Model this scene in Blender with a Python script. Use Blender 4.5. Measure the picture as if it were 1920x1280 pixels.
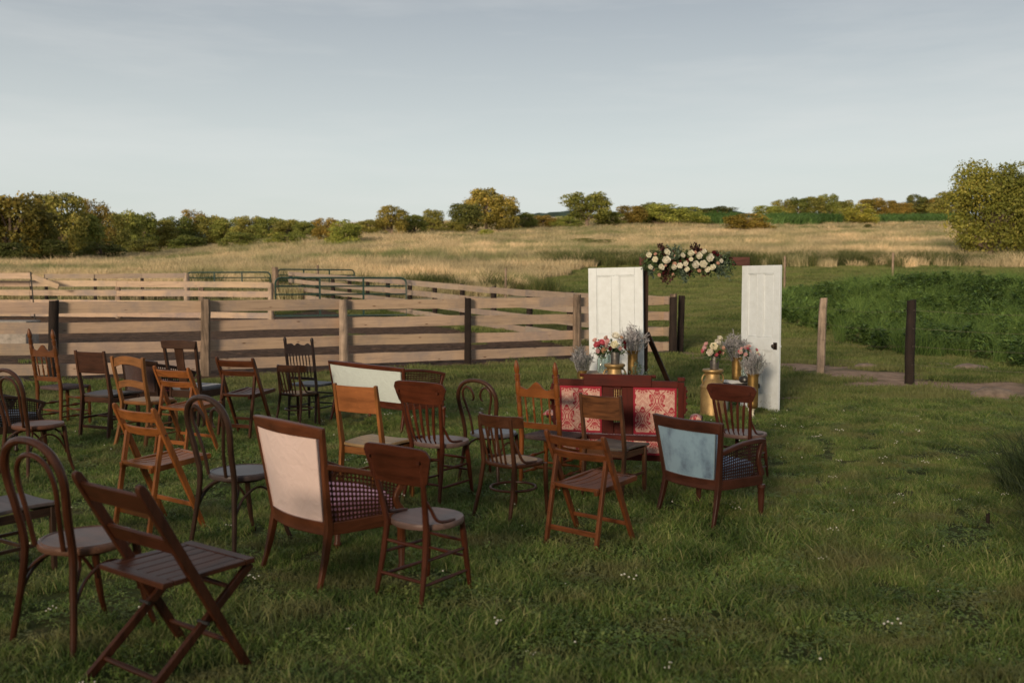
import bpy, math, random
import numpy as np
from mathutils import Vector, Matrix

for o in list(bpy.data.objects): bpy.data.objects.remove(o)
scene = bpy.context.scene
COL = scene.collection
R = math.radians
rng = random.Random(7)

# ------------------------------------------------------------------ camera
CAM_H = 1.83
F_PX = 1760.0                      # focal length in pixels of the 1920 wide photograph
PITCH = math.atan((640 - 528) / F_PX)
cd = bpy.data.cameras.new("camera")
cam = bpy.data.objects.new("camera", cd); COL.objects.link(cam)
cam.location = (0, 0, CAM_H)
cam.rotation_euler = (math.pi / 2 - PITCH, 0, 0)
cd.sensor_width = 36; cd.lens = 36 * F_PX / 1920
cd.clip_start = 0.1; cd.clip_end = 8000
cd.dof.use_dof = True; cd.dof.focus_distance = 10.5; cd.dof.aperture_fstop = 2.2
scene.camera = cam

# ------------------------------------------------------------------ sky and sun
SUN_EL, SUN_AZ = 12.0, 203.0         # low evening sun behind the camera's left shoulder; azimuth clockwise from +Y
world = bpy.data.worlds.new("World"); scene.world = world; world.use_nodes = True
wn, wl = world.node_tree.nodes, world.node_tree.links
wn.clear()
sky = wn.new("ShaderNodeTexSky"); sky.sky_type = 'NISHITA'; sky.sun_disc = False
sky.sun_elevation = R(SUN_EL); sky.sun_rotation = R(SUN_AZ)
sky.air_density = 1.0; sky.dust_density = 2.2; sky.ozone_density = 1.2; sky.altitude = 200
wtc = wn.new("ShaderNodeTexCoord")
wmap = wn.new("ShaderNodeMapping"); wmap.inputs['Scale'].default_value = (1.5, 1.5, 11.0)
wno = wn.new("ShaderNodeTexNoise"); wno.inputs['Scale'].default_value = 1.7; wno.inputs['Detail'].default_value = 7; wno.inputs['Roughness'].default_value = .58
wra = wn.new("ShaderNodeValToRGB"); wra.color_ramp.elements[0].position = .42; wra.color_ramp.elements[1].position = .78
wmul = wn.new("ShaderNodeMath"); wmul.operation = 'MULTIPLY'; wmul.inputs[1].default_value = .38
wmix = wn.new("ShaderNodeMix"); wmix.data_type = 'RGBA'
wmix2 = wn.new("ShaderNodeMix"); wmix2.data_type = 'RGBA'
# thin high cloud greys the whole evening sky, paler towards the horizon
wsep = wn.new("ShaderNodeSeparateXYZ"); wgr = wn.new("ShaderNodeValToRGB"); ge = wgr.color_ramp.elements
ge[0].position = 0.0; ge[0].color = (.455, .48, .455, 1); ge[1].position = .42; ge[1].color = (.215, .230, .247, 1)
q_ = ge.new(.13); q_.color = (.445, .47, .458, 1); q_ = ge.new(.27); q_.color = (.290, .310, .325, 1)
wsc = wn.new("ShaderNodeVectorMath"); wsc.operation = 'SCALE'; wsc.inputs['Scale'].default_value = 10.0
wl.new(wtc.outputs['Generated'], wsep.inputs[0]); wl.new(wsep.outputs['Z'], wgr.inputs[0]); wl.new(wgr.outputs[0], wsc.inputs[0]); wl.new(wsc.outputs[0], wmix2.inputs[7])
wmix2.inputs[0].default_value = .86
wmix.inputs[7].default_value = (5.3, 5.3, 5.15, 1)
bg = wn.new("ShaderNodeBackground"); bg.inputs['Strength'].default_value = .082
wo = wn.new("ShaderNodeOutputWorld")
wl.new(wtc.outputs['Generated'], wmap.inputs[0]); wl.new(wmap.outputs[0], wno.inputs['Vector'])
wl.new(wno.outputs['Fac'], wra.inputs[0]); wl.new(wra.outputs[0], wmul.inputs[0])
wl.new(sky.outputs[0], wmix2.inputs[6]); wl.new(wmix2.outputs[2], wmix.inputs[6])
wl.new(wmul.outputs[0], wmix.inputs[0]); wl.new(wmix.outputs[2], bg.inputs[0]); wl.new(bg.outputs[0], wo.inputs[0])

sd = bpy.data.lights.new("sun", 'SUN'); sd.energy = 2.45; sd.angle = R(13); sd.color = (1, .82, .60)
sun = bpy.data.objects.new("sun", sd); COL.objects.link(sun)
sv = Vector((math.sin(R(SUN_AZ)) * math.cos(R(SUN_EL)), math.cos(R(SUN_AZ)) * math.cos(R(SUN_EL)), math.sin(R(SUN_EL))))
sun.rotation_euler = sv.to_track_quat('Z', 'Y').to_euler()

scene.render.engine = 'CYCLES'
scene.view_settings.view_transform = 'Standard'; scene.view_settings.look = 'None'
scene.view_settings.exposure = 0.88; scene.view_settings.gamma = 1.0; scene.view_settings.use_curve_mapping = False

# ------------------------------------------------------------------ terrain
def sstep(a, b, x):
    t = np.clip((np.asarray(x, float) - a) / (b - a), 0, 1); return t * t * (3 - 2 * t)
TY = np.array([0, 24, 30, 38, 53, 62, 75, 95, 150, 250, 400, 700, 1500, 4000.])
TZ = np.array([0, 0, .12, .45, .95, 1.5, 2.6, 4.1, 8.3, 15.5, 27.5, 49.5, 104, 272.])
def T(x, y):
    x = np.asarray(x, float); y = np.asarray(y, float)
    z = np.interp(y, TY, TZ) * .5 + (np.interp(y * .96, TY, TZ) + np.interp(y * 1.04, TY, TZ)) * .25
    a = x / np.maximum(np.abs(y), 20)
    s = 1 - .42 * sstep(-.12, -.42, a) * sstep(60, 120, y) - .02 * sstep(.15, .45, a) * sstep(80, 200, y) - .16 * sstep(.02, -.12, a) * sstep(260, 600, y)
    z = z * s
    z = z + 1.25 * np.exp(-((x - 17) / 7.5) ** 2 - ((y - 34) / 6.5) ** 2) * sstep(22, 30, y)
    z = z + .35 * np.sin(x * .045 + 1) * np.sin(y * .03) * sstep(60, 160, y)
    back = sstep(-8, -48, y)  # unseen hill behind the camera, added and shaped to shade the near lawn
    z = z + (13.6 + 1.0 * np.sin(x * .05) + .9 * np.sin(x * .17 + 2)) * back
    return z
def Tz(x, y): return float(T(x, y))

_s, _c = math.sin(PITCH), math.cos(PITCH)
def ray(px, py):
    u = (px - 960) / F_PX; v = -(py - 640) / F_PX
    return Vector((u, _c + v * _s, -_s + v * _c))
def ground(px, py):                    # where the sight line of a photo pixel meets the land
    d = ray(px, py); y = 3.0
    while y < 3500:
        t = y / d.y
        if CAM_H + d.z * t < Tz(d.x * t, y): break
        y *= 1.004
    t = y / d.y
    return d.x * t, y
def height(px, py, y):                 # point of that sight line at distance y
    d = ray(px, py); t = y / d.y
    return Vector((d.x * t, y, CAM_H + d.z * t))

# ------------------------------------------------------------------ materials
MATS = {}
def newmat(name):
    m = bpy.data.materials.new(name); m.use_nodes = True
    n = m.node_tree.nodes; l = m.node_tree.links
    return m, n, l, n['Principled BSDF']
def N(n, t, **k):
    x = n.new(t)
    for a, b in k.items(): setattr(x, a, b)
    return x
def ramp(n, stops):
    r = n.new("ShaderNodeValToRGB"); e = r.color_ramp.elements
    e[0].position, e[0].color = stops[0][0], (*stops[0][1], 1)
    e[1].position, e[1].color = stops[-1][0], (*stops[-1][1], 1)
    for p, c in stops[1:-1]:
        q = e.new(p); q.color = (*c, 1)
    return r
def mul(c, k): return tuple(min(1, x * k) for x in c)
def wood(c, axis='z', rough=.42, contrast=.45, fine=1.0, coat=.15):
    key = ('wood', c, axis, rough, contrast, fine)
    if key in MATS: return MATS[key]
    m, n, l, b = newmat('wood'); c = (c[0] * 1.02, c[1] * .93, c[2] * .74) if c[0] > 2.1 * c[2] and rough < .7 else c
    tc = N(n, "ShaderNodeTexCoord"); oi = N(n, "ShaderNodeObjectInfo")
    add = N(n, "ShaderNodeVectorMath", operation='ADD'); l.new(tc.outputs['Object'], add.inputs[0]); 
    sc_ = N(n, "ShaderNodeVectorMath", operation='SCALE'); sc_.inputs[0].default_value = (13, 7, 11); l.new(oi.outputs['Random'], sc_.inputs['Scale']); l.new(sc_.outputs[0], add.inputs[1])
    mp = N(n, "ShaderNodeMapping"); s = {'x': (2.2, 26, 26), 'y': (26, 2.2, 26), 'z': (26, 26, 2.2)}[axis]
    mp.inputs['Scale'].default_value = tuple(v * fine for v in s)
    l.new(add.outputs[0], mp.inputs[0])
    no = N(n, "ShaderNodeTexNoise"); no.inputs['Scale'].default_value = 1.6; no.inputs['Detail'].default_value = 6; no.inputs['Roughness'].default_value = .62; no.inputs['Distortion'].default_value = .7
    l.new(mp.outputs[0], no.inputs['Vector'])
    rp = ramp(n, [(.30, mul(c, 1 - contrast)), (.5, c), (.72, mul(c, 1 + contrast * .8))]); l.new(no.outputs['Fac'], rp.inputs[0])
    no2 = N(n, "ShaderNodeTexNoise"); no2.inputs['Scale'].default_value = 6; no2.inputs['Detail'].default_value = 4; l.new(add.outputs[0], no2.inputs['Vector'])
    mx = N(n, "ShaderNodeMix", data_type='RGBA', blend_type='MULTIPLY'); mx.inputs[0].default_value = .55
    r2 = ramp(n, [(.3, (.5, .5, .5)), (.65, (1.15, 1.12, 1.1))]); l.new(no2.outputs['Fac'], r2.inputs[0])
    l.new(rp.outputs[0], mx.inputs[6]); l.new(r2.outputs[0], mx.inputs[7]); 
    # fine scuffs and worn spots where the finish has gone
    sp_ = N(n, "ShaderNodeTexNoise"); sp_.inputs['Scale'].default_value = 42; sp_.inputs['Detail'].default_value = 5; sp_.inputs['Roughness'].default_value = .8; l.new(add.outputs[0], sp_.inputs['Vector'])
    r5 = ramp(n, [(.60, (0, 0, 0)), (.72, (.55, .55, .55))]); l.new(sp_.outputs['Fac'], r5.inputs[0])
    m5 = N(n, "ShaderNodeMix", data_type='RGBA'); l.new(r5.outputs[0], m5.inputs[0]); l.new(mx.outputs[2], m5.inputs[6]); m5.inputs[7].default_value = (*mul(c, 2.2), 1)
    l.new(m5.outputs[2], b.inputs['Base Color'])
    rr = N(n, "ShaderNodeMapRange"); rr.inputs['To Min'].default_value = rough - .1; rr.inputs['To Max'].default_value = rough + .15
    l.new(no2.outputs['Fac'], rr.inputs[0]); l.new(rr.outputs[0], b.inputs['Roughness'])
    b.inputs['Coat Weight'].default_value = coat * .35; b.inputs['Specular IOR Level'].default_value = .2; b.inputs['Coat Roughness'].default_value = .35
    bp = N(n, "ShaderNodeBump"); bp.inputs['Strength'].default_value = .18; bp.inputs['Distance'].default_value = .002
    l.new(no.outputs['Fac'], bp.inputs['Height']); l.new(bp.outputs[0], b.inputs['Normal'])
    MATS[key] = m; return m
def plain(name, c, rough=.6, metal=0, noise=0, nscale=20, bump=0, c2=None, spec=.5):
    key = (name, c, rough)
    if key in MATS: return MATS[key]
    m, n, l, b = newmat(name)
    b.inputs['Base Color'].default_value = (*c, 1); b.inputs['Roughness'].default_value = rough; b.inputs['Metallic'].default_value = metal
    b.inputs['Specular IOR Level'].default_value = spec
    if noise or c2:
        tc = N(n, "ShaderNodeTexCoord"); no = N(n, "ShaderNodeTexNoise"); no.inputs['Scale'].default_value = nscale; no.inputs['Detail'].default_value = 6; no.inputs['Roughness'].default_value = .65
        l.new(tc.outputs['Object'], no.inputs['Vector'])
        rp = ramp(n, [(.35, c2 or mul(c, 1 - noise)), (.62, mul(c, 1 + noise * .4))]); l.new(no.outputs['Fac'], rp.inputs[0]); l.new(rp.outputs[0], b.inputs['Base Color'])
        if bump:
            bp = N(n, "ShaderNodeBump"); bp.inputs['Strength'].default_value = bump; bp.inputs['Distance'].default_value = .01
            l.new(no.outputs['Fac'], bp.inputs['Height']); l.new(bp.outputs[0], b.inputs['Normal'])
    MATS[key] = m; return m
def fabric(c, stain=.12, scale=5):
    key = ('fabric', c)
    if key in MATS: return MATS[key]
    m, n, l, b = newmat('fabric')
    tc = N(n, "ShaderNodeTexCoord")
    no = N(n, "ShaderNodeTexNoise"); no.inputs['Scale'].default_value = scale; no.inputs['Detail'].default_value = 7; no.inputs['Roughness'].default_value = .7
    l.new(tc.outputs['Object'], no.inputs['Vector'])
    rp = ramp(n, [(.36, mul(c, 1 - stain)), (.6, c)]); l.new(no.outputs['Fac'], rp.inputs[0]); l.new(rp.outputs[0], b.inputs['Base Color'])
    w = N(n, "ShaderNodeTexNoise"); w.inputs['Scale'].default_value = 500; l.new(tc.outputs['Object'], w.inputs['Vector'])
    bp = N(n, "ShaderNodeBump"); bp.inputs['Strength'].default_value = .25; bp.inputs['Distance'].default_value = .001
    wr = N(n, "ShaderNodeTexNoise"); wr.inputs['Scale'].default_value = 7; wr.inputs['Detail'].default_value = 2; wr.inputs['Distortion'].default_value = 1.5; l.new(tc.outputs['Object'], wr.inputs['Vector'])
    b2 = N(n, "ShaderNodeBump"); b2.inputs['Strength'].default_value = .5; b2.inputs['Distance'].default_value = .02; l.new(wr.outputs['Fac'], b2.inputs['Height']); l.new(b2.outputs[0], bp.inputs['Normal'])
    l.new(w.outputs['Fac'], bp.inputs['Height']); l.new(bp.outputs[0], b.inputs['Normal'])
    b.inputs['Roughness'].default_value = .9; b.inputs['Sheen Weight'].default_value = .2
    MATS[key] = m; return m
def vcol(name, rough=.85):
    if name in MATS: return MATS[name]
    m, n, l, b = newmat(name)
    a = N(n, "ShaderNodeAttribute", attribute_name='Col'); l.new(a.outputs['Color'], b.inputs['Base Color']); b.inputs['Roughness'].default_value = rough
    MATS[name] = m; return m
def leafy(name, c1, c2, c3=None, trans=.35, objcol=False, nscale=.35, rough=.6, big=None, patch=None, patchscale=.15, pr=(.44, .60)):
    """leaves and blades: colour varies per blade (attribute rnd) and over the land (position)"""
    if name in MATS: return MATS[name]
    m, n, l, b = newmat(name)
    at = N(n, "ShaderNodeAttribute", attribute_name='rnd')
    rp = ramp(n, [(0, c1), (.6, c2), (1, c3 or c2)]); l.new(at.outputs['Fac'], rp.inputs[0])
    geo = N(n, "ShaderNodeNewGeometry")
    no = N(n, "ShaderNodeTexNoise"); no.inputs['Scale'].default_value = nscale; no.inputs['Detail'].default_value = 5; l.new(geo.outputs['Position'], no.inputs['Vector'])
    col = rp.outputs[0]
    mx = N(n, "ShaderNodeMix", data_type='RGBA', blend_type='MULTIPLY'); mx.inputs[0].default_value = 1
    r2 = ramp(n, [(.3, (.5, .56, .5)), (.7, (1.5, 1.4, 1.3))]); l.new(no.outputs['Fac'], r2.inputs[0])
    l.new(col, mx.inputs[6]); l.new(r2.outputs[0], mx.inputs[7]); col = mx.outputs[2]
    if patch:
        mp = N(n, "ShaderNodeMapping"); mp.inputs['Scale'].default_value = (patchscale, patchscale * 2.2, 0); l.new(geo.outputs['Position'], mp.inputs[0])
        n3 = N(n, "ShaderNodeTexNoise"); n3.inputs['Scale'].default_value = 1; n3.inputs['Detail'].default_value = 6; n3.inputs['Roughness'].default_value = .6; l.new(mp.outputs[0], n3.inputs['Vector'])
        r3 = ramp(n, [(pr[0], (0, 0, 0)), (pr[1], (1, 1, 1))]); l.new(n3.outputs['Fac'], r3.inputs[0])
        m3 = N(n, "ShaderNodeMix", data_type='RGBA'); l.new(r3.outputs[0], m3.inputs[0]); l.new(col, m3.inputs[6]); m3.inputs[7].default_value = (*patch, 1); col = m3.outputs[2]
    if objcol:
        oi = N(n, "ShaderNodeObjectInfo"); m4 = N(n, "ShaderNodeMix", data_type='RGBA', blend_type='MULTIPLY'); m4.inputs[0].default_value = 1
        l.new(col, m4.inputs[6]); l.new(oi.outputs['Color'], m4.inputs[7]); col = m4.outputs[2]
    l.new(col, b.inputs['Base Color']); b.inputs['Roughness'].default_value = rough; b.inputs['Specular IOR Level'].default_value = .25
    tr = N(n, "ShaderNodeBsdfTranslucent"); l.new(col, tr.inputs['Color'])
    ms = N(n, "ShaderNodeMixShader"); ms.inputs[0].default_value = trans
    out = n['Material Output']; l.new(b.outputs[0], ms.inputs[1]); l.new(tr.outputs[0], ms.inputs[2]); l.new(ms.outputs[0], out.inputs['Surface'])
    MATS[name] = m; return m

# ------------------------------------------------------------------ mesh helpers
class MB:
    def __init__(s): s.v = []; s.f = []
    def add(s, vs, fs):
        k = len(s.v); s.v += [tuple(p) for p in vs]; s.f += [tuple(k + i for i in f) for f in fs]; return s
    def box(s, c, d, rz=0):
        x, y, z = d[0] / 2, d[1] / 2, d[2] / 2; co, si = math.cos(rz), math.sin(rz)
        vs = [(c[0] + a * x * co - b * y * si, c[1] + a * x * si + b * y * co, c[2] + e * z) for e in (-1, 1) for b in (-1, 1) for a in (-1, 1)]
        return s.add(vs, [(0, 2, 3, 1), (4, 5, 7, 6), (0, 1, 5, 4), (2, 6, 7, 3), (0, 4, 6, 2), (1, 3, 7, 5)])
    def bar(s, p0, p1, w, t, side=(1, 0, 0), w1=None, t1=None):
        """straight square bar; w along 'side', t across"""
        p0, p1 = Vector(p0), Vector(p1); d = (p1 - p0).normalized(); a = Vector(side); a = (a - d * a.dot(d)).normalized(); b = d.cross(a)
        w1 = w if w1 is None else w1; t1 = t if t1 is None else t1; vs = []
        for p, ww, tt in ((p0, w, t), (p1, w1, t1)):
            for i, j in ((-1, -1), (1, -1), (1, 1), (-1, 1)): vs.append(p + a * i * ww / 2 + b * j * tt / 2)
        return s.add(vs, [(3, 2, 1, 0), (4, 5, 6, 7), (0, 1, 5, 4), (1, 2, 6, 5), (2, 3, 7, 6), (3, 0, 4, 7)])
    def ribbon(s, pts, w, t, side=(1, 0, 0)):
        """rectangular section swept along pts, w along 'side' (may be a list)"""
        pts = [Vector(p) for p in pts]; n = len(pts); vs = []
        for i, p in enumerate(pts):
            d = (pts[min(i + 1, n - 1)] - pts[max(i - 1, 0)]).normalized()
            a = Vector(side); a = (a - d * a.dot(d)).normalized(); b = d.cross(a)
            ww = w[i] if hasattr(w, '__len__') else w; tt = t[i] if hasattr(t, '__len__') else t
            for k, j in ((-1, -1), (1, -1), (1, 1), (-1, 1)): vs.append(p + a * k * ww / 2 + b * j * tt / 2)
        fs = [(3, 2, 1, 0), tuple(4 * (n - 1) + k for k in range(4))]
        for i in range(n - 1):
            for k in range(4):
                q = (k + 1) % 4; fs.append((4 * i + k, 4 * i + q, 4 * i + 4 + q, 4 * i + 4 + k))
        return s.add(vs, fs)
    def tube(s, pts, r, n=8, closed=False):
        pts = [Vector(p) for p in pts]; m = len(pts); vs = []; a = None
        for i, p in enumerate(pts):
            if closed: d = (pts[(i + 1) % m] - pts[i - 1]).normalized()
            else: d = (pts[min(i + 1, m - 1)] - pts[max(i - 1, 0)]).normalized()
            if a is None: a = d.orthogonal().normalized()
            a = (a - d * a.dot(d)).normalized(); b = d.cross(a)
            rr = r[i] if hasattr(r, '__len__') else r
            for k in range(n):
                t = 2 * math.pi * k / n; vs.append(p + (a * math.cos(t) + b * math.sin(t)) * rr)
        fs = []
        for i in range(m if closed else m - 1):
            i2 = (i + 1) % m
            for k in range(n): fs.append((i * n + k, i * n + (k + 1) % n, i2 * n + (k + 1) % n, i2 * n + k))
        if not closed: fs += [tuple(range(n - 1, -1, -1)), tuple((m - 1) * n + k for k in range(n))]
        return s.add(vs, fs)
    def turned(s, p0, p1, prof, n=10):
        p0, p1 = Vector(p0), Vector(p1)
        return s.tube([p0.lerp(p1, t) for t, r in prof], [r for t, r in prof], n)
    def lathe(s, prof, o=(0, 0, 0), n=24):
        return s.tube_raw([(o[0], o[1], o[2] + z) for r, z in prof], [r for r, z in prof], n)
    def tube_raw(s, pts, rs, n):
        vs = []; fs = []
        for p, r in zip(pts, rs):
            for k in range(n):
                t = 2 * math.pi * k / n; vs.append((p[0] + r * math.cos(t), p[1] + r * math.sin(t), p[2]))
        m = len(pts)
        for i in range(m - 1):
            for k in range(n): fs.append((i * n + k, i * n + (k + 1) % n, (i + 1) * n + (k + 1) % n, (i + 1) * n + k))
        fs += [tuple(range(n - 1, -1, -1)), tuple((m - 1) * n + k for k in range(n))]
        return s.add(vs, fs)
    def disc(s, c, rx, ry, z0, z1, n=32, edge=.006, sup=2.0, pts=None):
        """seat slab with a rounded rim; superellipse outline"""
        if pts is None:
            pts = []
            for k in range(n):
                t = 2 * math.pi * k / n; co, si = math.cos(t), math.sin(t)
                pts.append((math.copysign(abs(co) ** (2 / sup), co) * rx, math.copysign(abs(si) ** (2 / sup), si) * ry))
        n = len(pts); rings = [(1 - edge * 3, z0), (1, z0 + edge), (1, z1 - edge), (1 - edge * 3, z1), (1 - edge * 9, z1)]
        vs = [(c[0] + x * k, c[1] + y * k, z) for k, z in rings for x, y in pts]
        m = len(rings); fs = [tuple(range(n - 1, -1, -1)), tuple((m - 1) * n + k for k in range(n))]
        for i in range(m - 1):
            for k in range(n): fs.append((i * n + k, i * n + (k + 1) % n, (i + 1) * n + (k + 1) % n, (i + 1) * n + k))
        return s.add(vs, fs)
    def sheet(s, fn, nu, nv, th=None):
        """thick curved sheet; fn(u,v)->Vector, u,v in 0..1"""
        P = [[Vector(fn(i / nu, j / nv)) for i in range(nu + 1)] for j in range(nv + 1)]
        W = nu + 1; vs = []; fs = []
        def nor(i, j):
            a = P[j][min(i + 1, nu)] - P[j][max(i - 1, 0)]; b = P[min(j + 1, nv)][i] - P[max(j - 1, 0)][i]
            q = a.cross(b); return q.normalized() if q.length > 1e-9 else Vector((0, 0, 1))
        for sg in ((0,) if th is None else (.5, -.5)):
            for j in range(nv + 1):
                for i in range(nu + 1): vs.append(P[j][i] + (nor(i, j) * th * sg if th else Vector()))
        for j in range(nv):
            for i in range(nu):
                a = j * W + i; fs.append((a, a + 1, a + W + 1, a + W))
        if th:
            K = W * (nv + 1)
            for j in range(nv):
                for i in range(nu):
                    a = K + j * W + i; fs.append((a + W, a + W + 1, a + 1, a))
            for i in range(nu):
                fs.append((i + 1, i, K + i, K + i + 1)); a = nv * W + i; fs.append((a, a + 1, K + a + 1, K + a))
            for j in range(nv):
                a = j * W; fs.append((a, a + W, K + a + W, K + a)); a = j * W + nu; fs.append((a + W, a, K + a, K + a + W))
        return s.add(vs, fs)
    def prism(s, pts, fn, th):
        """outline pts (2D) mapped by fn(x,z)->(Vector, normal); extruded by th"""
        n = len(pts); vs = []
        for sg in (-.5, .5):
            for x, z in pts:
                p, nn = fn(x, z); vs.append(Vector(p) + Vector(nn) * th * sg)
        fs = [tuple(range(n - 1, -1, -1)), tuple(range(n, 2 * n))]
        for k in range(n): fs.append((k, (k + 1) % n, n + (k + 1) % n, n + k))
        return s.add(vs, fs)
    def mesh(s, name, smooth=35):
        me = bpy.data.meshes.new(name); me.from_pydata(s.v, [], s.f); me.validate(); me.update()
        if smooth:
            me.polygons.foreach_set('use_smooth', [True] * len(me.polygons))
            try: me.set_sharp_from_angle(angle=R(smooth))
            except Exception: pass
        return me

def obj(name, mb, mat, parent=None, bevel=0, smooth=35, label=None):
    me = mb.mesh(name, smooth) if isinstance(mb, MB) else mb
    if mat is not None and not me.materials: me.materials.append(mat)
    o = bpy.data.objects.new(name, me); COL.objects.link(o)
    if parent is not None: o.parent = parent
    if bevel:
        md = o.modifiers.new('bevel', 'BEVEL'); md.width = bevel; md.segments = 2; md.limit_method = 'ANGLE'; md.angle_limit = R(50)
    if label: o['label'] = label
    return o
def tag(o, label=None, cat=None, group=None, kind=None):
    if label: o['label'] = label
    if cat: o['category'] = cat
    if group: o['group'] = group
    if kind: o['kind'] = kind
    return o
def thing(name, label, cat, loc=(0, 0, 0), rz=0, group=None, sc=1.0):
    o = bpy.data.objects.new(name, None); COL.objects.link(o); o.empty_display_size = .1
    o.location = loc; o.rotation_euler = (0, 0, rz); o.scale = (sc, sc, sc) if not hasattr(sc, '__len__') else sc
    return tag(o, label, cat, group)

def arc(fn, n, a=0., b=1.): return [fn(a + (b - a) * k / n) for k in range(n + 1)]
def spline(P, n=8):
    """Catmull-Rom through P"""
    P = [Vector(p) for p in P]; Q = [P[0] * 2 - P[1]] + P + [P[-1] * 2 - P[-2]]; out = []
    for i in range(1, len(Q) - 2):
        p0, p1, p2, p3 = Q[i - 1:i + 3]
        for k in range(n):
            t = k / n
            out.append(.5 * ((2 * p1) + (-p0 + p2) * t + (2 * p0 - 5 * p1 + 4 * p2 - p3) * t * t + (-p0 + 3 * p1 - 3 * p2 + p3) * t ** 3))
    out.append(P[-1]); return out

# numpy mesh with per-face random attribute for foliage
def np_mesh(name, V, F, rnd, mat, smooth=False):
    """V (n,3); F (m,k) faces, all of k corners; rnd per vertex"""
    me = bpy.data.meshes.new(name); n, (m, k) = len(V), F.shape
    me.vertices.add(n); me.vertices.foreach_set('co', V.astype(np.float32).ravel())
    me.loops.add(m * k); me.loops.foreach_set('vertex_index', F.astype(np.int32).ravel())
    me.polygons.add(m); me.polygons.foreach_set('loop_start', np.arange(0, m * k, k, dtype=np.int32)); me.polygons.foreach_set('loop_total', np.full(m, k, np.int32))
    me.update(calc_edges=True)
    a = me.attributes.new('rnd', 'FLOAT', 'POINT'); a.data.foreach_set('value', rnd.astype(np.float32))
    if smooth: me.polygons.foreach_set('use_smooth', np.ones(m, bool))
    me.materials.append(mat); return me

# ------------------------------------------------------------------ ground sheet
def fbm(x, y, s, seed=0, oct=4):
    r = np.random.RandomState(seed); z = 0; amp = 1; tot = 0
    for o in range(oct):
        for k in range(3):
            a = r.rand() * 6.28; f = s * (2 ** o) * (.7 + .6 * r.rand())
            z = z + amp * np.sin(x * math.cos(a) * f + y * math.sin(a) * f + r.rand() * 6.28)
        tot += amp * 3; amp *= .55
    return z / tot * 2.2
NEAR_F = [(-13.5, 17.6), (4.05, 23.65)]           # ends of the near board fence
def near_line(x): return np.interp(x, [-13.5, -6.0, -1.0, 1.4, 4.05], [17.35, 17.95, 20.9, 22.1, 23.65]) 
def dirt(x, y):                                    # 1 = bare brown earth in the pens
    n = fbm(x, y, 1.3, 3) * .35
    edge = near_line(x) - .95
    far = 41 - .0 * x
    right = 4.05 - .5694 * (y - 23.6)
    d = np.clip((y - edge) / .5 + n, 0, 1) * np.clip((far - y) / 2.0 + n * 3, 0, 1) * np.clip((right - x - .5) / .8 + n * 1.5, 0, 1)
    return d * (y > 10)
PATH = [(3.9, 24.2), (5.2, 21.7), (6.5, 19.2), (7.3, 17.2), (8.1, 15.9), (9.3, 14.9), (13, 13.9)]
def path_d(x, y):
    best = np.full(np.broadcast(x, y).shape, 9.)
    for (ax, ay), (bx, by) in zip(PATH[:-1], PATH[1:]):
        dx, dy = bx - ax, by - ay; t = np.clip(((x - ax) * dx + (y - ay) * dy) / (dx * dx + dy * dy), 0, 1)
        best = np.minimum(best, np.hypot(x - ax - t * dx, y - ay - t * dy))
    return best
def sand(x, y):                                    # 1 = tan bare track
    n = fbm(x, y, 3.2, 5, 5) * 1.1 + .12
    w = 1.2 + .15 * np.sin(x * 2) - .45 * (y > 21)
    return np.clip((w - path_d(x, y)) / .75 + n, 0, 1)

ys = np.concatenate([np.linspace(-170, 2, 90), np.arange(2.15, 26, .14), 26 * 1.022 ** np.arange(0, 235)])
us = np.linspace(-1, 1, 261); us = np.sign(us) * np.abs(us) ** 1.15
X = us[None, :] * np.maximum(34, 16 + np.abs(ys)[:, None] * (.85 + 1.0 * (ys[:, None] < -20))); Y = np.repeat(ys[:, None], len(us), 1)
Z = T(X, Y) + .012 * fbm(X, Y, 3.0, 9) * (Y < 60) + .03 * dirt(X, Y) * fbm(X, Y, 6, 11)
nr, nc = X.shape
idx = np.arange(nr * nc).reshape(nr, nc)
Fq = np.stack([idx[:-1, :-1], idx[:-1, 1:], idx[1:, 1:], idx[1:, :-1]], -1).reshape(-1, 4)
gm, n, l, b = newmat('ground')
me = np_mesh('ground', np.stack([X, Y, Z], -1).reshape(-1, 3), Fq, np.zeros(nr * nc), gm, True)
for nm, arr in (('dirt', dirt(X, Y)), ('sand', sand(X, Y)), ('far', sstep(40, 62, Y - 28 * sstep(-.02, .10, X / np.maximum(Y, 1))))):
    a = me.attributes.new(nm, 'FLOAT', 'POINT'); a.data.foreach_set('value', arr.astype(np.float32).ravel())
geo = N(n, "ShaderNodeNewGeometry")
def gnoise(s, d=5, sx=1, sy=1):
    mp = N(n, "ShaderNodeMapping"); mp.inputs['Scale'].default_value = (s * sx, s * sy, s); l.new(geo.outputs['Position'], mp.inputs[0])
    q = N(n, "ShaderNodeTexNoise"); q.inputs['Scale'].default_value = 1; q.inputs['Detail'].default_value = d; q.inputs['Roughness'].default_value = .65; l.new(mp.outputs[0], q.inputs['Vector']); return q.outputs['Fac']
lawn = ramp(n, [(.3, (.022, .028, .009)), (.5, (.055, .065, .018)), (.7, (.12, .10, .042))]); l.new(gnoise(2.2, 8), lawn.inputs[0])
soil = ramp(n, [(.3, (.030, .017, .010)), (.52, (.088, .050, .030)), (.75, (.19, .115, .072))]); l.new(gnoise(5, 9), soil.inputs[0])
tan_ = ramp(n, [(.3, (.17, .11, .072)), (.7, (.40, .27, .19))]); l.new(gnoise(4, 9), tan_.inputs[0])
fld = ramp(n, [(.36, (.18, .19, .07)), (.44, (.30, .26, .12)), (.53, (.48, .39, .25)), (.72, (.58, .47, .32))]); l.new(gnoise(.035, 9, 1, 2.6), fld.inputs[0])
def at(nm): return N(n, "ShaderNodeAttribute", attribute_name=nm).outputs['Fac']
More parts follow.
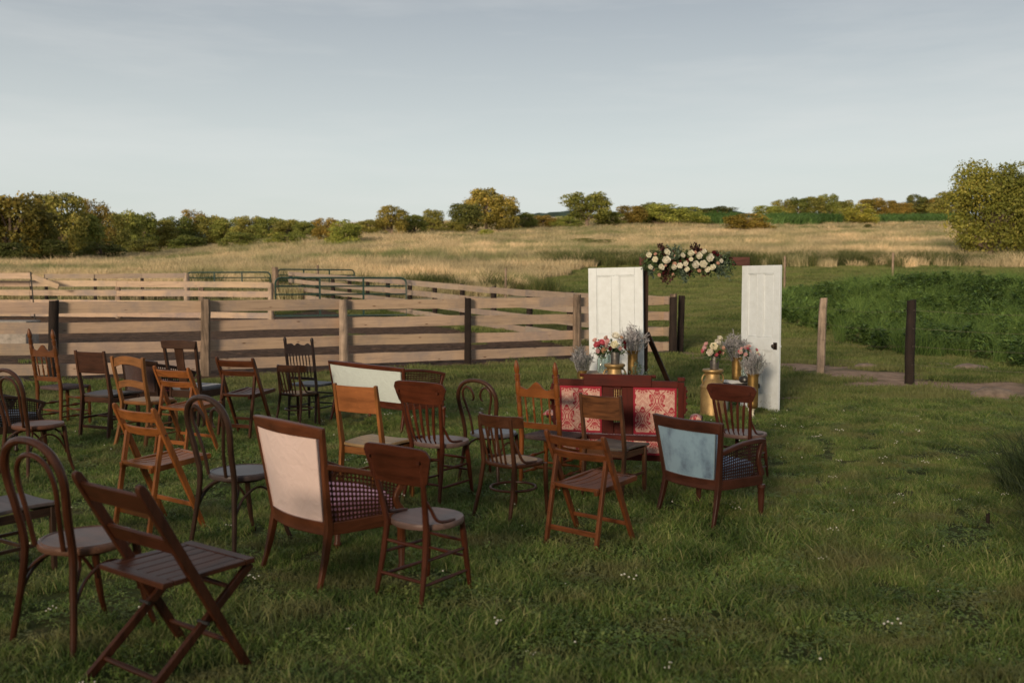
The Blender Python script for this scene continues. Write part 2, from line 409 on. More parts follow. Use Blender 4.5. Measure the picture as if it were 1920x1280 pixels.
def mixc(f, a, c):
    m_ = N(n, "ShaderNodeMix", data_type='RGBA'); l.new(f, m_.inputs[0]); l.new(a, m_.inputs[6]); l.new(c, m_.inputs[7]); return m_.outputs[2]
c = mixc(at('far'), lawn.outputs[0], fld.outputs[0]); c = mixc(at('dirt'), c, soil.outputs[0]); c = mixc(at('sand'), c, tan_.outputs[0])
l.new(c, b.inputs['Base Color']); b.inputs['Roughness'].default_value = .95; b.inputs['Specular IOR Level'].default_value = .15
bp = N(n, "ShaderNodeBump"); bp.inputs['Strength'].default_value = .8; bp.inputs['Distance'].default_value = .04; l.new(gnoise(14, 8), bp.inputs['Height']); l.new(bp.outputs[0], b.inputs['Normal'])
g = bpy.data.objects.new('ground', me); COL.objects.link(g); tag(g, kind='structure')

# distant wooded ridge
mb = MB(); hp = []
for k in range(121):
    px = -200 + k * 20.5; yd = 2600
    top = 425 - 38 * math.exp(-((px - 1290) / 190) ** 2) - 20 * math.exp(-((px - 1030) / 70) ** 2) - 3 * math.sin(px * .013) - 1.2 * math.sin(px * .09)
    hp.append(height(px, top, yd))
vs = []; fs = []
for i, p in enumerate(hp):
    for j, (dy, dz) in enumerate(((-500, -160), (-250, -45), (-90, -10), (0, 0), (300, -60))):
        vs.append((p.x * (1 + dy / 2600), p.y + dy, p.z + dz + (4 * math.sin(i * 1.7 + j * 3))))
for i in range(len(hp) - 1):
    for j in range(4): a = i * 5 + j; fs.append((a, a + 5, a + 6, a + 1))
mb.add(vs, fs)
tag(obj('hills', mb, plain('far_woods', (.05, .075, .05), .95, noise=.5, nscale=.02, spec=.1), smooth=180), kind='structure')

# ------------------------------------------------------------------ scattering
def scatter(name, P, sources, scale, kindlabel=None, tilt=.08, seed=1, parent=None):
    """instances of a few source meshes on given points (geometry nodes)"""
    r = np.random.RandomState(seed); m = len(P)
    me = bpy.data.meshes.new(name); me.vertices.add(m); me.vertices.foreach_set('co', P.astype(np.float32).ravel())
    rot = np.stack([r.randn(m) * tilt, r.randn(m) * tilt, r.rand(m) * 6.283], -1)
    a = me.attributes.new('rot', 'FLOAT_VECTOR', 'POINT'); a.data.foreach_set('vector', rot.astype(np.float32).ravel())
    a = me.attributes.new('scl', 'FLOAT_VECTOR', 'POINT')
    sc = np.asarray(scale); sc = np.repeat(sc[:, None], 3, 1) if sc.ndim == 1 else sc
    a.data.foreach_set('vector', sc.astype(np.float32).ravel())
    a = me.attributes.new('pick', 'INT', 'POINT'); a.data.foreach_set('value', r.randint(0, len(sources), m).astype(np.int32))
    o = bpy.data.objects.new(name, me); COL.objects.link(o)
    ng = bpy.data.node_groups.new(name, 'GeometryNodeTree')
    ng.interface.new_socket('Geometry', in_out='INPUT', socket_type='NodeSocketGeometry'); ng.interface.new_socket('Geometry', in_out='OUTPUT', socket_type='NodeSocketGeometry')
    gi = ng.nodes.new('NodeGroupInput'); go = ng.nodes.new('NodeGroupOutput'); jn = ng.nodes.new('GeometryNodeJoinGeometry')
    def attr(nm, dt):
        q = ng.nodes.new('GeometryNodeInputNamedAttribute'); q.data_type = dt; q.inputs['Name'].default_value = nm
        return [s for s in q.outputs if s.enabled and s.name == 'Attribute'][0]
    for k, srcmesh in enumerate(sources):
        so = bpy.data.objects.new(name + '_source', srcmesh)
        oi = ng.nodes.new('GeometryNodeObjectInfo'); oi.inputs['Object'].default_value = so; oi.inputs['As Instance'].default_value = True
        ip = ng.nodes.new('GeometryNodeInstanceOnPoints'); cp = ng.nodes.new('FunctionNodeCompare'); cp.data_type = 'INT'; cp.operation = 'EQUAL'
        ng.links.new(attr('pick', 'INT'), [s for s in cp.inputs if s.enabled][0]); [s for s in cp.inputs if s.enabled][1].default_value = k
        ng.links.new(gi.outputs[0], ip.inputs['Points']); ng.links.new(cp.outputs[0], ip.inputs['Selection'])
        ng.links.new(oi.outputs['Geometry'], ip.inputs['Instance'])
        e2r = ng.nodes.new('FunctionNodeEulerToRotation'); ng.links.new(attr('rot', 'FLOAT_VECTOR'), e2r.inputs[0]); ng.links.new(e2r.outputs[0], ip.inputs['Rotation'])
        ng.links.new(attr('scl', 'FLOAT_VECTOR'), ip.inputs['Scale']); ng.links.new(ip.outputs[0], jn.inputs[0])
    ng.links.new(jn.outputs[0], go.inputs[0])
    md = o.modifiers.new('scatter', 'NODES'); md.node_group = ng
    return o

def blades(seed, n, rad, h, w, lean, mat, segs=2, hvar=.4):
    """a patch of grass blades"""
    r = np.random.RandomState(seed)
    a = r.rand(n) * 6.283; q = np.sqrt(r.rand(n)) * rad; bx, by = q * np.cos(a), q * np.sin(a)
    hh = h * (1 - hvar + 2 * hvar * r.rand(n)); th = r.rand(n) * 6.283; ln = lean * hh * (.3 + r.rand(n)); ph = r.rand(n) * 6.283
    sx, sy = np.cos(th) * w / 2, np.sin(th) * w / 2; dx, dy = np.cos(ph) * ln, np.sin(ph) * ln
    V = []; z0 = -.01
    V.append(np.stack([bx - sx, by - sy, np.full(n, z0)], -1)); V.append(np.stack([bx + sx, by + sy, np.full(n, z0)], -1))
    V.append(np.stack([bx + sx * .8 + dx * .35, by + sy * .8 + dy * .35, hh * .6], -1)); V.append(np.stack([bx - sx * .8 + dx * .35, by - sy * .8 + dy * .35, hh * .6], -1))
    V.append(np.stack([bx + dx + sx * .1, by + dy + sy * .1, hh], -1)); V.append(np.stack([bx + dx - sx * .1, by + dy - sy * .1, hh], -1))
    V = np.stack(V, 1); k = np.arange(n)[:, None] * 6
    F = np.concatenate([k + np.array([0, 1, 2, 3]), k + np.array([3, 2, 4, 5])])
    return np_mesh('blades', V.reshape(-1, 3), F, np.repeat(r.rand(n), 6), mat)
def jitter(x0, x1, y0, y1, step, seed):
    r = np.random.RandomState(seed)
    gx, gy = np.meshgrid(np.arange(x0, x1, step), np.arange(y0, y1, step)); gx = gx.ravel() + (r.rand(gx.size) - .5) * step * 1.3; gy = gy.ravel() + (r.rand(gy.size) - .5) * step * 1.3
    return gx, gy
def fov(x, y, m=1.0): return np.abs(x) < y * .565 + m

m_lawn = leafy('lawn_blades', (.065, .11, .024), (.155, .23, .052), (.33, .31, .14), trans=.25, nscale=2.2, patch=(.22, .20, .08), patchscale=1.1, pr=(.50, .68))
m_past = leafy('pasture_blades', (.065, .095, .022), (.125, .175, .045), (.24, .23, .095), trans=.3, nscale=.5, patch=(.19, .19, .07), patchscale=.35)
m_tall = leafy('tall_blades', (.28, .235, .125), (.57, .455, .29), (.76, .60, .41), trans=.3, nscale=.1, patch=(.19, .21, .08), patchscale=.034, pr=(.49, .61))
m_weed = leafy('weed_leaves', (.045, .085, .020), (.105, .180, .042), (.19, .27, .075), trans=.3, nscale=.5)
m_darkgrass = leafy('dark_blades', (.02, .032, .010), (.045, .065, .022), (.08, .10, .04), trans=.25, nscale=.8)

def bare(x, y): return np.maximum(dirt(x, y), sand(x, y))
# lawn, finer close to the camera
def cloverpatch(seed, n, rad, mat):
    r = np.random.RandomState(seed); V = []; Rn = []
    for k in range(n):
        q = rad * math.sqrt(r.rand()); a = r.rand() * 6.283; c0 = np.array([q * math.cos(a), q * math.sin(a), .018 + .026 * r.rand()]); tl = r.randn(2) * .35; v_ = .3 + r.rand() * .45
        for j in range(3):
            b0 = a + j * 2.094; d = np.array([math.cos(b0), math.sin(b0), tl[0] * math.cos(b0) + tl[1] * math.sin(b0)]); s_ = np.array([-math.sin(b0), math.cos(b0), 0]); L = .011 + .006 * r.rand()
            V += [c0, c0 + d * L * .6 - s_ * L * .45, c0 + d * L, c0 + d * L * .6 + s_ * L * .45]; Rn += [v_] * 4
    V = np.array(V); return np_mesh('clover_leaves', V, np.arange(len(V)).reshape(-1, 4), np.array(Rn), mat)
srcs = [blades(s, 380, .17, .036, .0044, 1.0, m_lawn) for s in (1, 2, 3)] + [blades(4, 200, .15, .062, .0055, 1.1, m_lawn)] + [cloverpatch(s, 60, .15, m_lawn) for s in (5, 6)]
x, y = jitter(-9, 9, 2.6, 14.2, .165, 1); k = fov(x, y, .6) & (bare(x, y) < .3); x, y = x[k], y[k]
r_ = np.random.RandomState(2); sc = .75 + .5 * r_.rand(len(x)) + .25 * fbm(x, y, 1.1, 21)
tag(scatter('lawn_grass', np.stack([x, y, T(x, y)], -1), srcs, np.clip(sc, .45, 1.7), seed=3), 'short mown lawn grass with clover under the chairs', 'grass', kind='stuff')
srcs = [blades(s, 320, .36, .060, .009, .8, m_past) for s in (5, 6, 7)]
x, y = jitter(-24, 32, 14.0, 48, .34, 4); k = fov(x, y, 1) & (bare(x, y) + .25 * r_.rand(len(x)) < .35); x, y = x[k], y[k]
sc = .65 + .55 * r_.rand(len(x)) + .7 * (y - 14) / 30
xf, yf = jitter(-2, 62, 46, 86, .75, 44); k = fov(xf, yf, 2) & (xf / yf > .02 + .05 * fbm(xf, yf, .1, 45)); xf, yf = xf[k], yf[k]
x, y = np.append(x, xf), np.append(y, yf); sc = np.append(sc, 1.5 + .8 * r_.rand(len(xf)))
tag(scatter('pasture_grass', np.stack([x, y, T(x, y)], -1), srcs, sc, seed=5), 'short green pasture grass beyond the arch and pens', 'grass', kind='stuff')
# sparse tufts in the pens and along the fence foot
x, y = jitter(-14, 4, 17, 36, .5, 6); k = fov(x, y, 1) & (r_.rand(len(x)) < .02 + .22 * (np.abs(y - near_line(x)) < .3)); x, y = x[k], y[k]
tag(scatter('weed_tufts', np.stack([x, y, T(x, y)], -1), srcs, .5 + .7 * r_.rand(len(x)), seed=7), 'green weed tufts along the fence foot and pen floor', 'grass', kind='stuff')
# clover heads
cl = MB()
for k in range(5): 
    a = k * 1.256; cl.lathe([(.002, -.006), (.0075, -.003), (.009, .002), (.006, .007), (.001, .009)], (.05 * math.cos(a) * (k % 2) + .02, .06 * math.sin(a), .075 + .012 * (k % 3)), 6)
clm = cl.mesh('clover'); clm.materials.append(plain('clover_white', (.62, .58, .48), .8))
cl2 = MB(); cl2.lathe([(.002, -.006), (.008, -.003), (.0095, .002), (.006, .007), (.001, .009)], (0, 0, .075), 6); clm2 = cl2.mesh('clover'); clm2.materials.append(plain('clover_white', (.62, .58, .48), .8))
x, y = jitter(-8, 8, 3, 13, .24, 8); k = fov(x, y, .3) & (r_.rand(len(x)) < .12 + .35 * np.clip(fbm(x, y, .9, 31), 0, 1)); x, y = x[k], y[k]
tag(scatter('clover_flowers', np.stack([x, y, T(x, y)], -1), [clm, clm2, clm2], .4 + .4 * r_.rand(len(x)), seed=9), 'tiny white clover heads dotted over the lawn', 'flowers', kind='stuff')
# tall hay-coloured field
srcs = [blades(s, 380, 1.0, .72, .026, .6, m_tall) for s in (8, 9, 10)]
P = []; S = []
for (y0, y1, st, s0) in ((50, 80, 1.15, .8), (80, 130, 2.0, 1.05), (130, 230, 4.0, 1.9), (230, 420, 8, 3.6)):
    x, y = jitter(-y1 * .62, y1 * .62, y0, y1, st, int(y0)); k = fov(x, y, 3) & (y > 52 + 31 * sstep(-.02, .10, x / y) + 5 * fbm(x, y, .12, 41)); x, y = x[k], y[k]
    if y0 < 60:                     # ragged near edge of the hay
        k = y > 52 + 5 * fbm(x, y, .12, 41) + 31 * sstep(-.02, .10, x / y); x, y = x[k], y[k]
    P.append(np.stack([x, y, T(x, y) - .05], -1)); s_ = s0 * (.75 + .5 * r_.rand(len(x))); S.append(np.stack([s_, s_, np.minimum(s_, 1.2) * (.8 + .4 * r_.rand(len(x)))], -1))
tag(scatter('tall_grass', np.concatenate(P), srcs, np.concatenate(S), seed=11), 'tall golden and green grass of the open field', 'grass', kind='stuff')
# green verge at the foot of the hay field
m_verge = leafy('verge_blades', (.035, .05, .014), (.085, .105, .03), (.19, .17, .07), trans=.3, nscale=.3)
srcs = [blades(s, 240, .7, .8, .022, .6, m_verge) for s in (12, 13)]
x, y = jitter(-2, 60, 74, 97, 1.1, 46); k = fov(x, y, 2) & (y > 80 + 3 * fbm(x, y, .2, 47)) & (y < 88 + 2 * fbm(x, y, .2, 49)) & (x / y > .03); xr, yr = x[k], y[k]
x, y = jitter(-30, 40, 43, 58, .8, 12); k = fov(x, y, 2) & (y > 45.5 + 2 * fbm(x, y, .3, 43) + .08 * np.abs(x - 5) + 9 * (x < 3 - .2 * (y - 45))) & (y < 57 + 3 * fbm(x, y, .2, 44)) & (x < 2); x, y = np.append(x[k], xr), np.append(y[k], yr)
tag(scatter('verge_grass', np.stack([x, y, T(x, y)], -1), srcs, .6 + .8 * r_.rand(len(x)) , seed=13), 'rank dark green grass at the near edge of the hay field', 'grass', kind='stuff')
# broad-leaved weeds on the right bank
def leafplant(seed, n, h, lw, ll, mat):
    r = np.random.RandomState(seed); V = []; Rn = []
    for k in range(n):
        a = r.rand() * 6.283; z = h * (.1 + .9 * r.rand()); q = .32 * (1.15 - z / h) * r.rand() ** .5
        b0 = np.array([math.cos(r.rand() * 6.28) * q, math.sin(r.rand() * 6.28) * q, z]); up = .2 + .9 * r.rand()
        d = np.array([math.cos(a), math.sin(a), up]); d /= np.linalg.norm(d); s = np.array([-math.sin(a), math.cos(a), .3 * r.randn()]); L = ll * (.6 + .8 * r.rand()); W = lw * (.6 + .8 * r.rand())
        V += [b0, b0 + d * L * .5 + s * W / 2, b0 + d * L + np.array([0, 0, -.35 * L]), b0 + d * L * .5 - s * W / 2]; Rn += [r.rand()] * 4
    V = np.array(V); F = np.arange(len(V)).reshape(-1, 4); return np_mesh('plant', V, F, np.array(Rn), mat)
srcs = [leafplant(s, 130, .75, .06, .26, m_weed) for s in (1, 2, 3)] + [blades(14, 160, .35, .85, .012, .8, m_weed)]
x, y = jitter(5, 34, 20, 45, .34, 14)
bank = np.exp(-((x - 18) / 9.5) ** 4 - ((y - 33.5) / 8.5) ** 4) + .18 * fbm(x, y, .6, 51)
k = fov(x, y, 1) & (bank > .5) & (path_d(x, y) > 1.0) & (x > 8.4 + .12 * (34 - y)); x, y = x[k], y[k]
x2, y2 = jitter(9.2, 16, 17, 26, .42, 15); k = fov(x2, y2, 1) & (x2 - 9.0 - .35 * (24 - y2) + .9 * fbm(x2, y2, .8, 52) > 0) & (path_d(x2, y2) > .9)
x, y = np.append(x, x2[k]), np.append(y, y2[k])
tag(scatter('bank_weeds', np.stack([x, y, T(x, y)], -1), srcs, (.55 + .55 * r_.rand(len(x))) * (.78 + .16 * np.clip(fbm(x, y, .9, 53), -1, 1)), seed=15), 'dense leafy green weeds covering the right bank', 'weeds', kind='stuff')
# rank dark tuft at the lower right edge
srcs = [blades(s, 170,   .24, .42, .007, 1.1, m_darkgrass) for s in (16, 17)]
P = []
for k in range(60):
    yy = 5.2 + 3.2 * r_.rand(); xx = 3.42 + .42 * (yy - 5.5) + .9 * r_.rand() ** .8; P.append((xx, yy, 0))
tag(scatter('grass_clump', np.array(P), srcs, .6 + .55 * r_.rand(60), seed=17), 'tall dark grass clump at the lower right edge', 'grass', kind='stuff')

# ------------------------------------------------------------------ trees
def crown(seed, n, leaf, low=.0, lobes=22, shape='round', squash=1.0):
    """unit crown: radius about 1, height 0..1; leaf cards spread over many lobes"""
    r = np.random.RandomState(seed); L = []
    for k in range(lobes):
        z = low + (1 - low) * (.12 + .76 * r.rand()); e = (z - low) / (1 - low)
        w = {'round': math.sqrt(max(.05, 1 - (2 * e - .95) ** 2)), 'bush': math.sqrt(max(.05, 1 - e * e)), 'tall': .5 + .5 * math.sin(math.pi * min(1, e * .9 + .1))}[shape]
        a = r.rand() * 6.283; q = w * (.35 + .4 * r.rand()); rad = (.13 + .2 * r.rand()) * (.7 + .3 * w)
        L.append((q * math.cos(a), q * math.sin(a), z, rad, rad * (.55 + .2 * r.rand()) * .62))
    L = np.array(L); wts = L[:, 3] ** 2; pk = r.choice(lobes, n, p=wts / wts.sum())
    d = r.randn(n, 3); d /= np.linalg.norm(d, axis=1)[:, None]; d[:, 2] = np.abs(d[:, 2]) * np.where(r.rand(n) < .75, 1, -1)
    rr = (.72 + .36 * r.rand(n) + .40 * r.rand(n) * (r.rand(n) < .14)) * (1 + .15 * np.sin(d[:, 0] * 9 + pk) * np.sin(d[:, 1] * 8 + pk * 2))
    C = L[pk, :3] + d * rr[:, None] * np.stack([L[pk, 3], L[pk, 3], L[pk, 4]], -1)
    C[:, 2] = np.clip(C[:, 2], low * .8 + .01, 1.02)
    nrm = d + r.randn(n, 3) * .55; nrm /= np.linalg.norm(nrm, axis=1)[:, None]
    t = np.cross(nrm, r.randn(n, 3)); t /= np.linalg.norm(t, axis=1)[:, None]; b_ = np.cross(nrm, t)
    s = leaf * (.6 + .8 * r.rand(n))[:, None]; zs = np.array([1, 1, .55])
    V = np.stack([C - t * s * zs, C + b_ * s * .6 * zs, C + t * s * zs, C - b_ * s * .6 * zs], 1)
    me = np_mesh('crown', V.reshape(-1, 3), np.arange(4 * n).reshape(-1, 4), np.repeat(np.clip(r.rand(n) * .7 + .3 * ((pk * 7) % 5) / 4, 0, 1), 4), m_leaf)
    return me, L
m_leaf = leafy('tree_leaves', (.085, .095, .028), (.19, .19, .055), (.33, .28, .10), trans=.35, objcol=True, nscale=.06)
m_bark = plain('bark', (.17, .12, .085), .9, noise=.5, nscale=3)
def limbs(L, low):
    mb = MB(); mb.tube([(0, 0, -.03), (.015, .01, .25), (-.01, 0, .5), (.01, .01, .72)], [.07, .05, .035, .015], 7)
    for k in range(0, len(L), 6):
        x_, y_, z_, a_, c_ = L[k]; z0 = max(.12, z_ * .45)
        mb.tube([(0, 0, z0), (x_ * .5, y_ * .5, z0 + (z_ - z0) * .6), (x_ * .9, y_ * .9, z_)], [.03, .02, .006], 5)
    return mb.mesh('trunk')
VAR = {}
for nm, args in {'round': [(101, 9000, .036, .14, 60, 'round'), (102, 9000, .036, .12, 66, 'round')], 'full': [(103, 9500, .036, 0, 70, 'tall'), (104, 9000, .038, 0, 60, 'tall'), (105, 9500, .036, .02, 74, 'round')],
                 'bush': [(106, 8000, .036, 0, 60, 'bush'), (107, 8000, .036, 0, 66, 'bush')], 'open': [(108, 5000, .034, .10, 60, 'round')], 'big': [(109, 26000, .024, .0, 130, 'tall')]}.items():
    VAR[nm] = []
    for a in args:
        cm, L = crown(a[0], a[1], a[2], a[3], a[4], a[5]); tm = limbs(L, a[3]); tm.materials.append(m_bark); VAR[nm].append((cm, tm))
tree_n = 0
def tree(px, base, top, hw, kind='full', col=(1, 1, 1), label='', cat='tree', group=None, name='tree', dist=None):
    global tree_n
    if dist: y = dist; x = (px - 960) / F_PX * y
    else: x, y = ground(px, base)
    zt = height(px, top, y).z; z0 = Tz(x, y); h = max(1, zt - z0); w = hw / F_PX * y * 1.36
    tree_n += 1; cm, tm = VAR[kind][tree_n % len(VAR[kind])]
    r_t = thing(name, label, cat, (x, y, z0 - .1), rng.random() * 6.28, group, (w, w, h * 1.08))
    c_ = obj('crown' if kind != 'bush' else 'foliage', cm, None, r_t); c_.color = (*col, 1); obj('trunk' if kind != 'bush' else 'stem', tm, None, r_t)
    return r_t
OL, GR, GO, BR, LG, DK = (1.25, 1.2, .95), (1.08, 1.2, .9), (1.5, 1.25, .92), (1.35, 1.0, .72), (1.35, 1.5, 1.0), (.6, .66, .55)
G1 = 'trees of the wooded line along the left edge of the field'
tree(22, 499, 363, 66, 'full', (1.1, .9, .6), 'large russet brown tree at the far left, first of the wooded line')
tree(118, 492, 362, 44, 'full', OL, 'tall olive tree just right of the russet brown tree at far left')
tree(180, 486, 374, 30, 'open', BR, 'thin topped brownish tree rising over the olive trees at left')
LEFTL = ['dull olive tree squeezed between the russet tree and the tall olive tree', 'green tree below the thin topped brownish tree at left', 'olive tree on the right shoulder of the thin topped tree', 'green tree on the slope left of the narrow topped tree',
  'olive tree just right of the narrow topped tree', 'small green tree left of the bare grey brown tree', 'olive tree immediately right of the bare grey brown tree', 'second green tree right of the bare grey brown tree', 'olive tree over the middle of the left wood', 'green tree above the far left gate, in the left wood',
  'olive tree near the low right end of the left wood', 'last small green tree before the brownish tree of the left wood']
for i_, a in enumerate(((78, 497, 400, 30, OL), (150, 490, 400, 40, GR), (205, 484, 398, 34, OL), (240, 480, 396, 26, GR), (300, 474, 412, 30, OL), (335, 470, 406, 30, GR), (395, 464, 404, 32, OL), (430, 461, 410, 30, GR),
          (470, 459, 405, 32, OL), (505, 457, 407, 30, GR), (540, 455, 412, 30, OL), (575, 452, 414, 26, GR))):
    tree(a[0], a[1], a[2], a[3], 'full', a[4], LEFTL[i_], group=G1)
tree(268, 477, 399, 26, 'full', GR, 'tree with a narrow raised top in the left wooded line, above the dark post')
tree(365, 462, 394, 26, 'open', BR, 'bare grey brown tree showing above the left wooded line')
tree(612, 455, 408, 24, 'full', BR, 'brownish small tree where the left wooded line ends')
BUSHL = ['dark bush between the first two trees at far left', 'dark bush below the thin topped brownish tree', 'olive bush below the narrow topped tree', 'green bush below the bare grey brown tree', 'green bush at the wood edge above the left pens', 'pale green bush near the right end of the left wood', 'darkest bush at the foot of the russet brown tree']
for i_, a in enumerate(((100, 499, 450, 34, DK), (190, 492, 452, 40, DK), (270, 484, 450, 36, OL), (350, 474, 440, 36, GR), (450, 468, 436, 34, GR), (540, 462, 434, 36, LG), (20, 503, 455, 40, DK))):
    tree(a[0], a[1], a[2], a[3], 'bush', a[4], BUSHL[i_], 'bush', 'bushes under the left wooded line', 'bush')
tree(645, 464, 412, 36, 'bush', LG, 'light yellow green bush standing forward at the right end of the left wood', 'bush', name='bush')
tree(690, 447, 411, 24, 'full', OL, 'olive tree behind the light bush, left of the golden tree')
tree(735, 446, 388, 27, 'round', GO, 'golden lit tree with a pointed top left of centre')
tree(778, 444, 402, 22, 'full', GR, 'grey green tree right of the pointed golden tree')
tree(812, 441, 392, 22, 'full', OL, 'olive tree between the pointed golden tree and the dark one')
tree(850, 442, 416, 22, 'bush', OL, 'small bush in the gap of the centre tree line', 'bush', name='bush')
tree(872, 441, 382, 34, 'full', DK, 'dark shaded tree leaning against the biggest golden tree')
tree(912, 437, 355, 36, 'round', GO, 'biggest golden tree of the centre, highest point of the skyline')
tree(948, 437, 370, 28, 'full', GO, 'golden tree joined to the right of the biggest golden tree')
tree(912, 448, 430, 18, 'bush', LG, 'small bright green bush in front of the golden trees', 'bush', name='bush')
tree(984, 434, 398, 24, 'full', GR, 'green tree to the right of the golden trees')
tree(1018, 431, 404, 26, 'bush', BR, 'reddish brown bush at the middle of the skyline', 'bush', name='bush')
tree(1062, 431, 405, 34, 'bush', LG, 'pale green bush below the round topped tree', 'bush', name='bush')
tree(1101, 427, 362, 42, 'round', (1.0, 1.05, .75), 'round topped green tree standing alone above the skyline')
tree(1140, 426, 396, 26, 'full', GR, 'low green tree to the right of the round topped tree')
tree(1183, 425, 386, 28, 'full', BR, 'brown tree left of the wide willow')
tree(1218, 424, 379, 20, 'full', DK, 'dark tree peeking up behind the wide willow')
tree(1240, 425, 383, 38, 'bush', LG, 'wide light green willow, left half, behind the arch', 'bush', name='willow_bush')
tree(1288, 425, 387, 34, 'bush', LG, 'wide light green willow, right half, behind the arch', 'bush', name='willow_bush')
tree(1345, 418, 387, 36, 'full', DK, 'dark tree between the willow and the golden brown bush')
tree(1400, 437, 400, 48, 'bush', (1.45, 1.1, .65), 'broad golden brown bush standing alone in the field', 'bush', name='bush')
tree(1436, 414, 386, 24, 'full', LG, 'light tree just behind the broad golden brown bush')
HEDL = ['leftmost hedgerow tree behind the crop field', 'second hedgerow tree from the left behind the crop field', 'hedgerow tree left of the tallest hedgerow tree', 'tallest tree of the hedgerow behind the crop field', 'hedgerow tree left of the orange lit one', 'brown tree just right of the orange lit hedgerow tree', 'brown tree left of the small round dark skyline tree']
for i_, (px_, tp, hw_, c_) in enumerate(((1470, 374, 22, OL), (1498, 371, 20, GR), (1526, 369, 20, OL), (1553, 364, 20, GR), (1580, 376, 20, OL), (1662, 376, 20, BR), (1690, 380, 20, BR))):
    tree(px_, 412, tp, hw_, 'full', c_, HEDL[i_], group='hedgerow trees behind the crop field')
tree(1632, 411, 372, 24, 'full', (1.5, 1.15, .75), 'orange lit tree in the hedgerow behind the crop field')
tree(1614, 423, 382, 34, 'bush', (1.5, 1.45, .85), 'pale yellow bush standing before the hedgerow at right', 'bush', name='bush')
tree(1627, 431, 420, 8, 'bush', DK, 'tiny dark shrub below the pale yellow bush', 'bush', name='bush')
tree(1716, 408, 367, 18, 'round', DK, 'small round dark tree on the skyline near the right')
tree(1745, 408, 372, 18, 'full', BR, 'brown tree right of the small round dark tree')
tree(1778, 410, 360, 30, 'full', OL, 'olive tree just left of the big right hand tree')
tree(1722, 402, 384, 60, 'bush', OL, 'long low hedge on the skyline left of the big tree', 'bush', name='hedge')
tree(1858, 487, 308, 68, 'big', (1.15, 1.15, .7), 'big yellow green tree at the right edge of the field')
tree(1950, 487, 322, 60, 'big', (1.0, 1.0, .62), 'dark half of the big foliage cut by the right picture edge')
# crop strip under the hedgerow
m_crop = leafy('crop_leaves', (.05, .10, .025), (.08, .15, .04), (.10, .17, .05), trans=.25, nscale=.05)
x0, y0 = ground(1560, 423); src = [blades(s, 200, 1.6, 2.0, .12, .5, m_crop) for s in (18, 19)]
P = []
for (pa, pb, ba, bb) in ((1450, 1600, 424, 421), (1640, 1800, 421, 418), (1325, 1360, 424, 424)):
    for k in range(150):
        t = r_.rand(); xx, yy = ground(pa + (pb - pa) * t, ba + (bb - ba) * t); yy += 60 * r_.rand(); xx = (pa + (pb - pa) * t - 960) / F_PX * yy; P.append((xx, yy, Tz(xx, yy)))
sc_ = np.ones(len(P)) * 1.0 + .4 * r_.rand(len(P)); sc_ = np.stack([sc_ * 2.2, sc_ * 2.2, sc_], -1)
tag(scatter('crop_rows', np.array(P), src, sc_, seed=19), 'even green crop strip below the right hedgerow', 'crop', kind='stuff')
# dark green shrubs dotted in the pasture
for i, (px_, ba, tp, hw_) in enumerate(((1130, 464, 448, 40), (1095, 460, 446, 30), (1840, 480, 470, 60))):
    tree(px_, ba, tp, hw_, 'bush', (.8, 1.0, .6), ('low dark green shrub patch in the field above the left door', 'smaller green shrub left of the patch above the left door', 'green shrub patch at the foot of the big right tree')[i], 'bush', name='shrub')

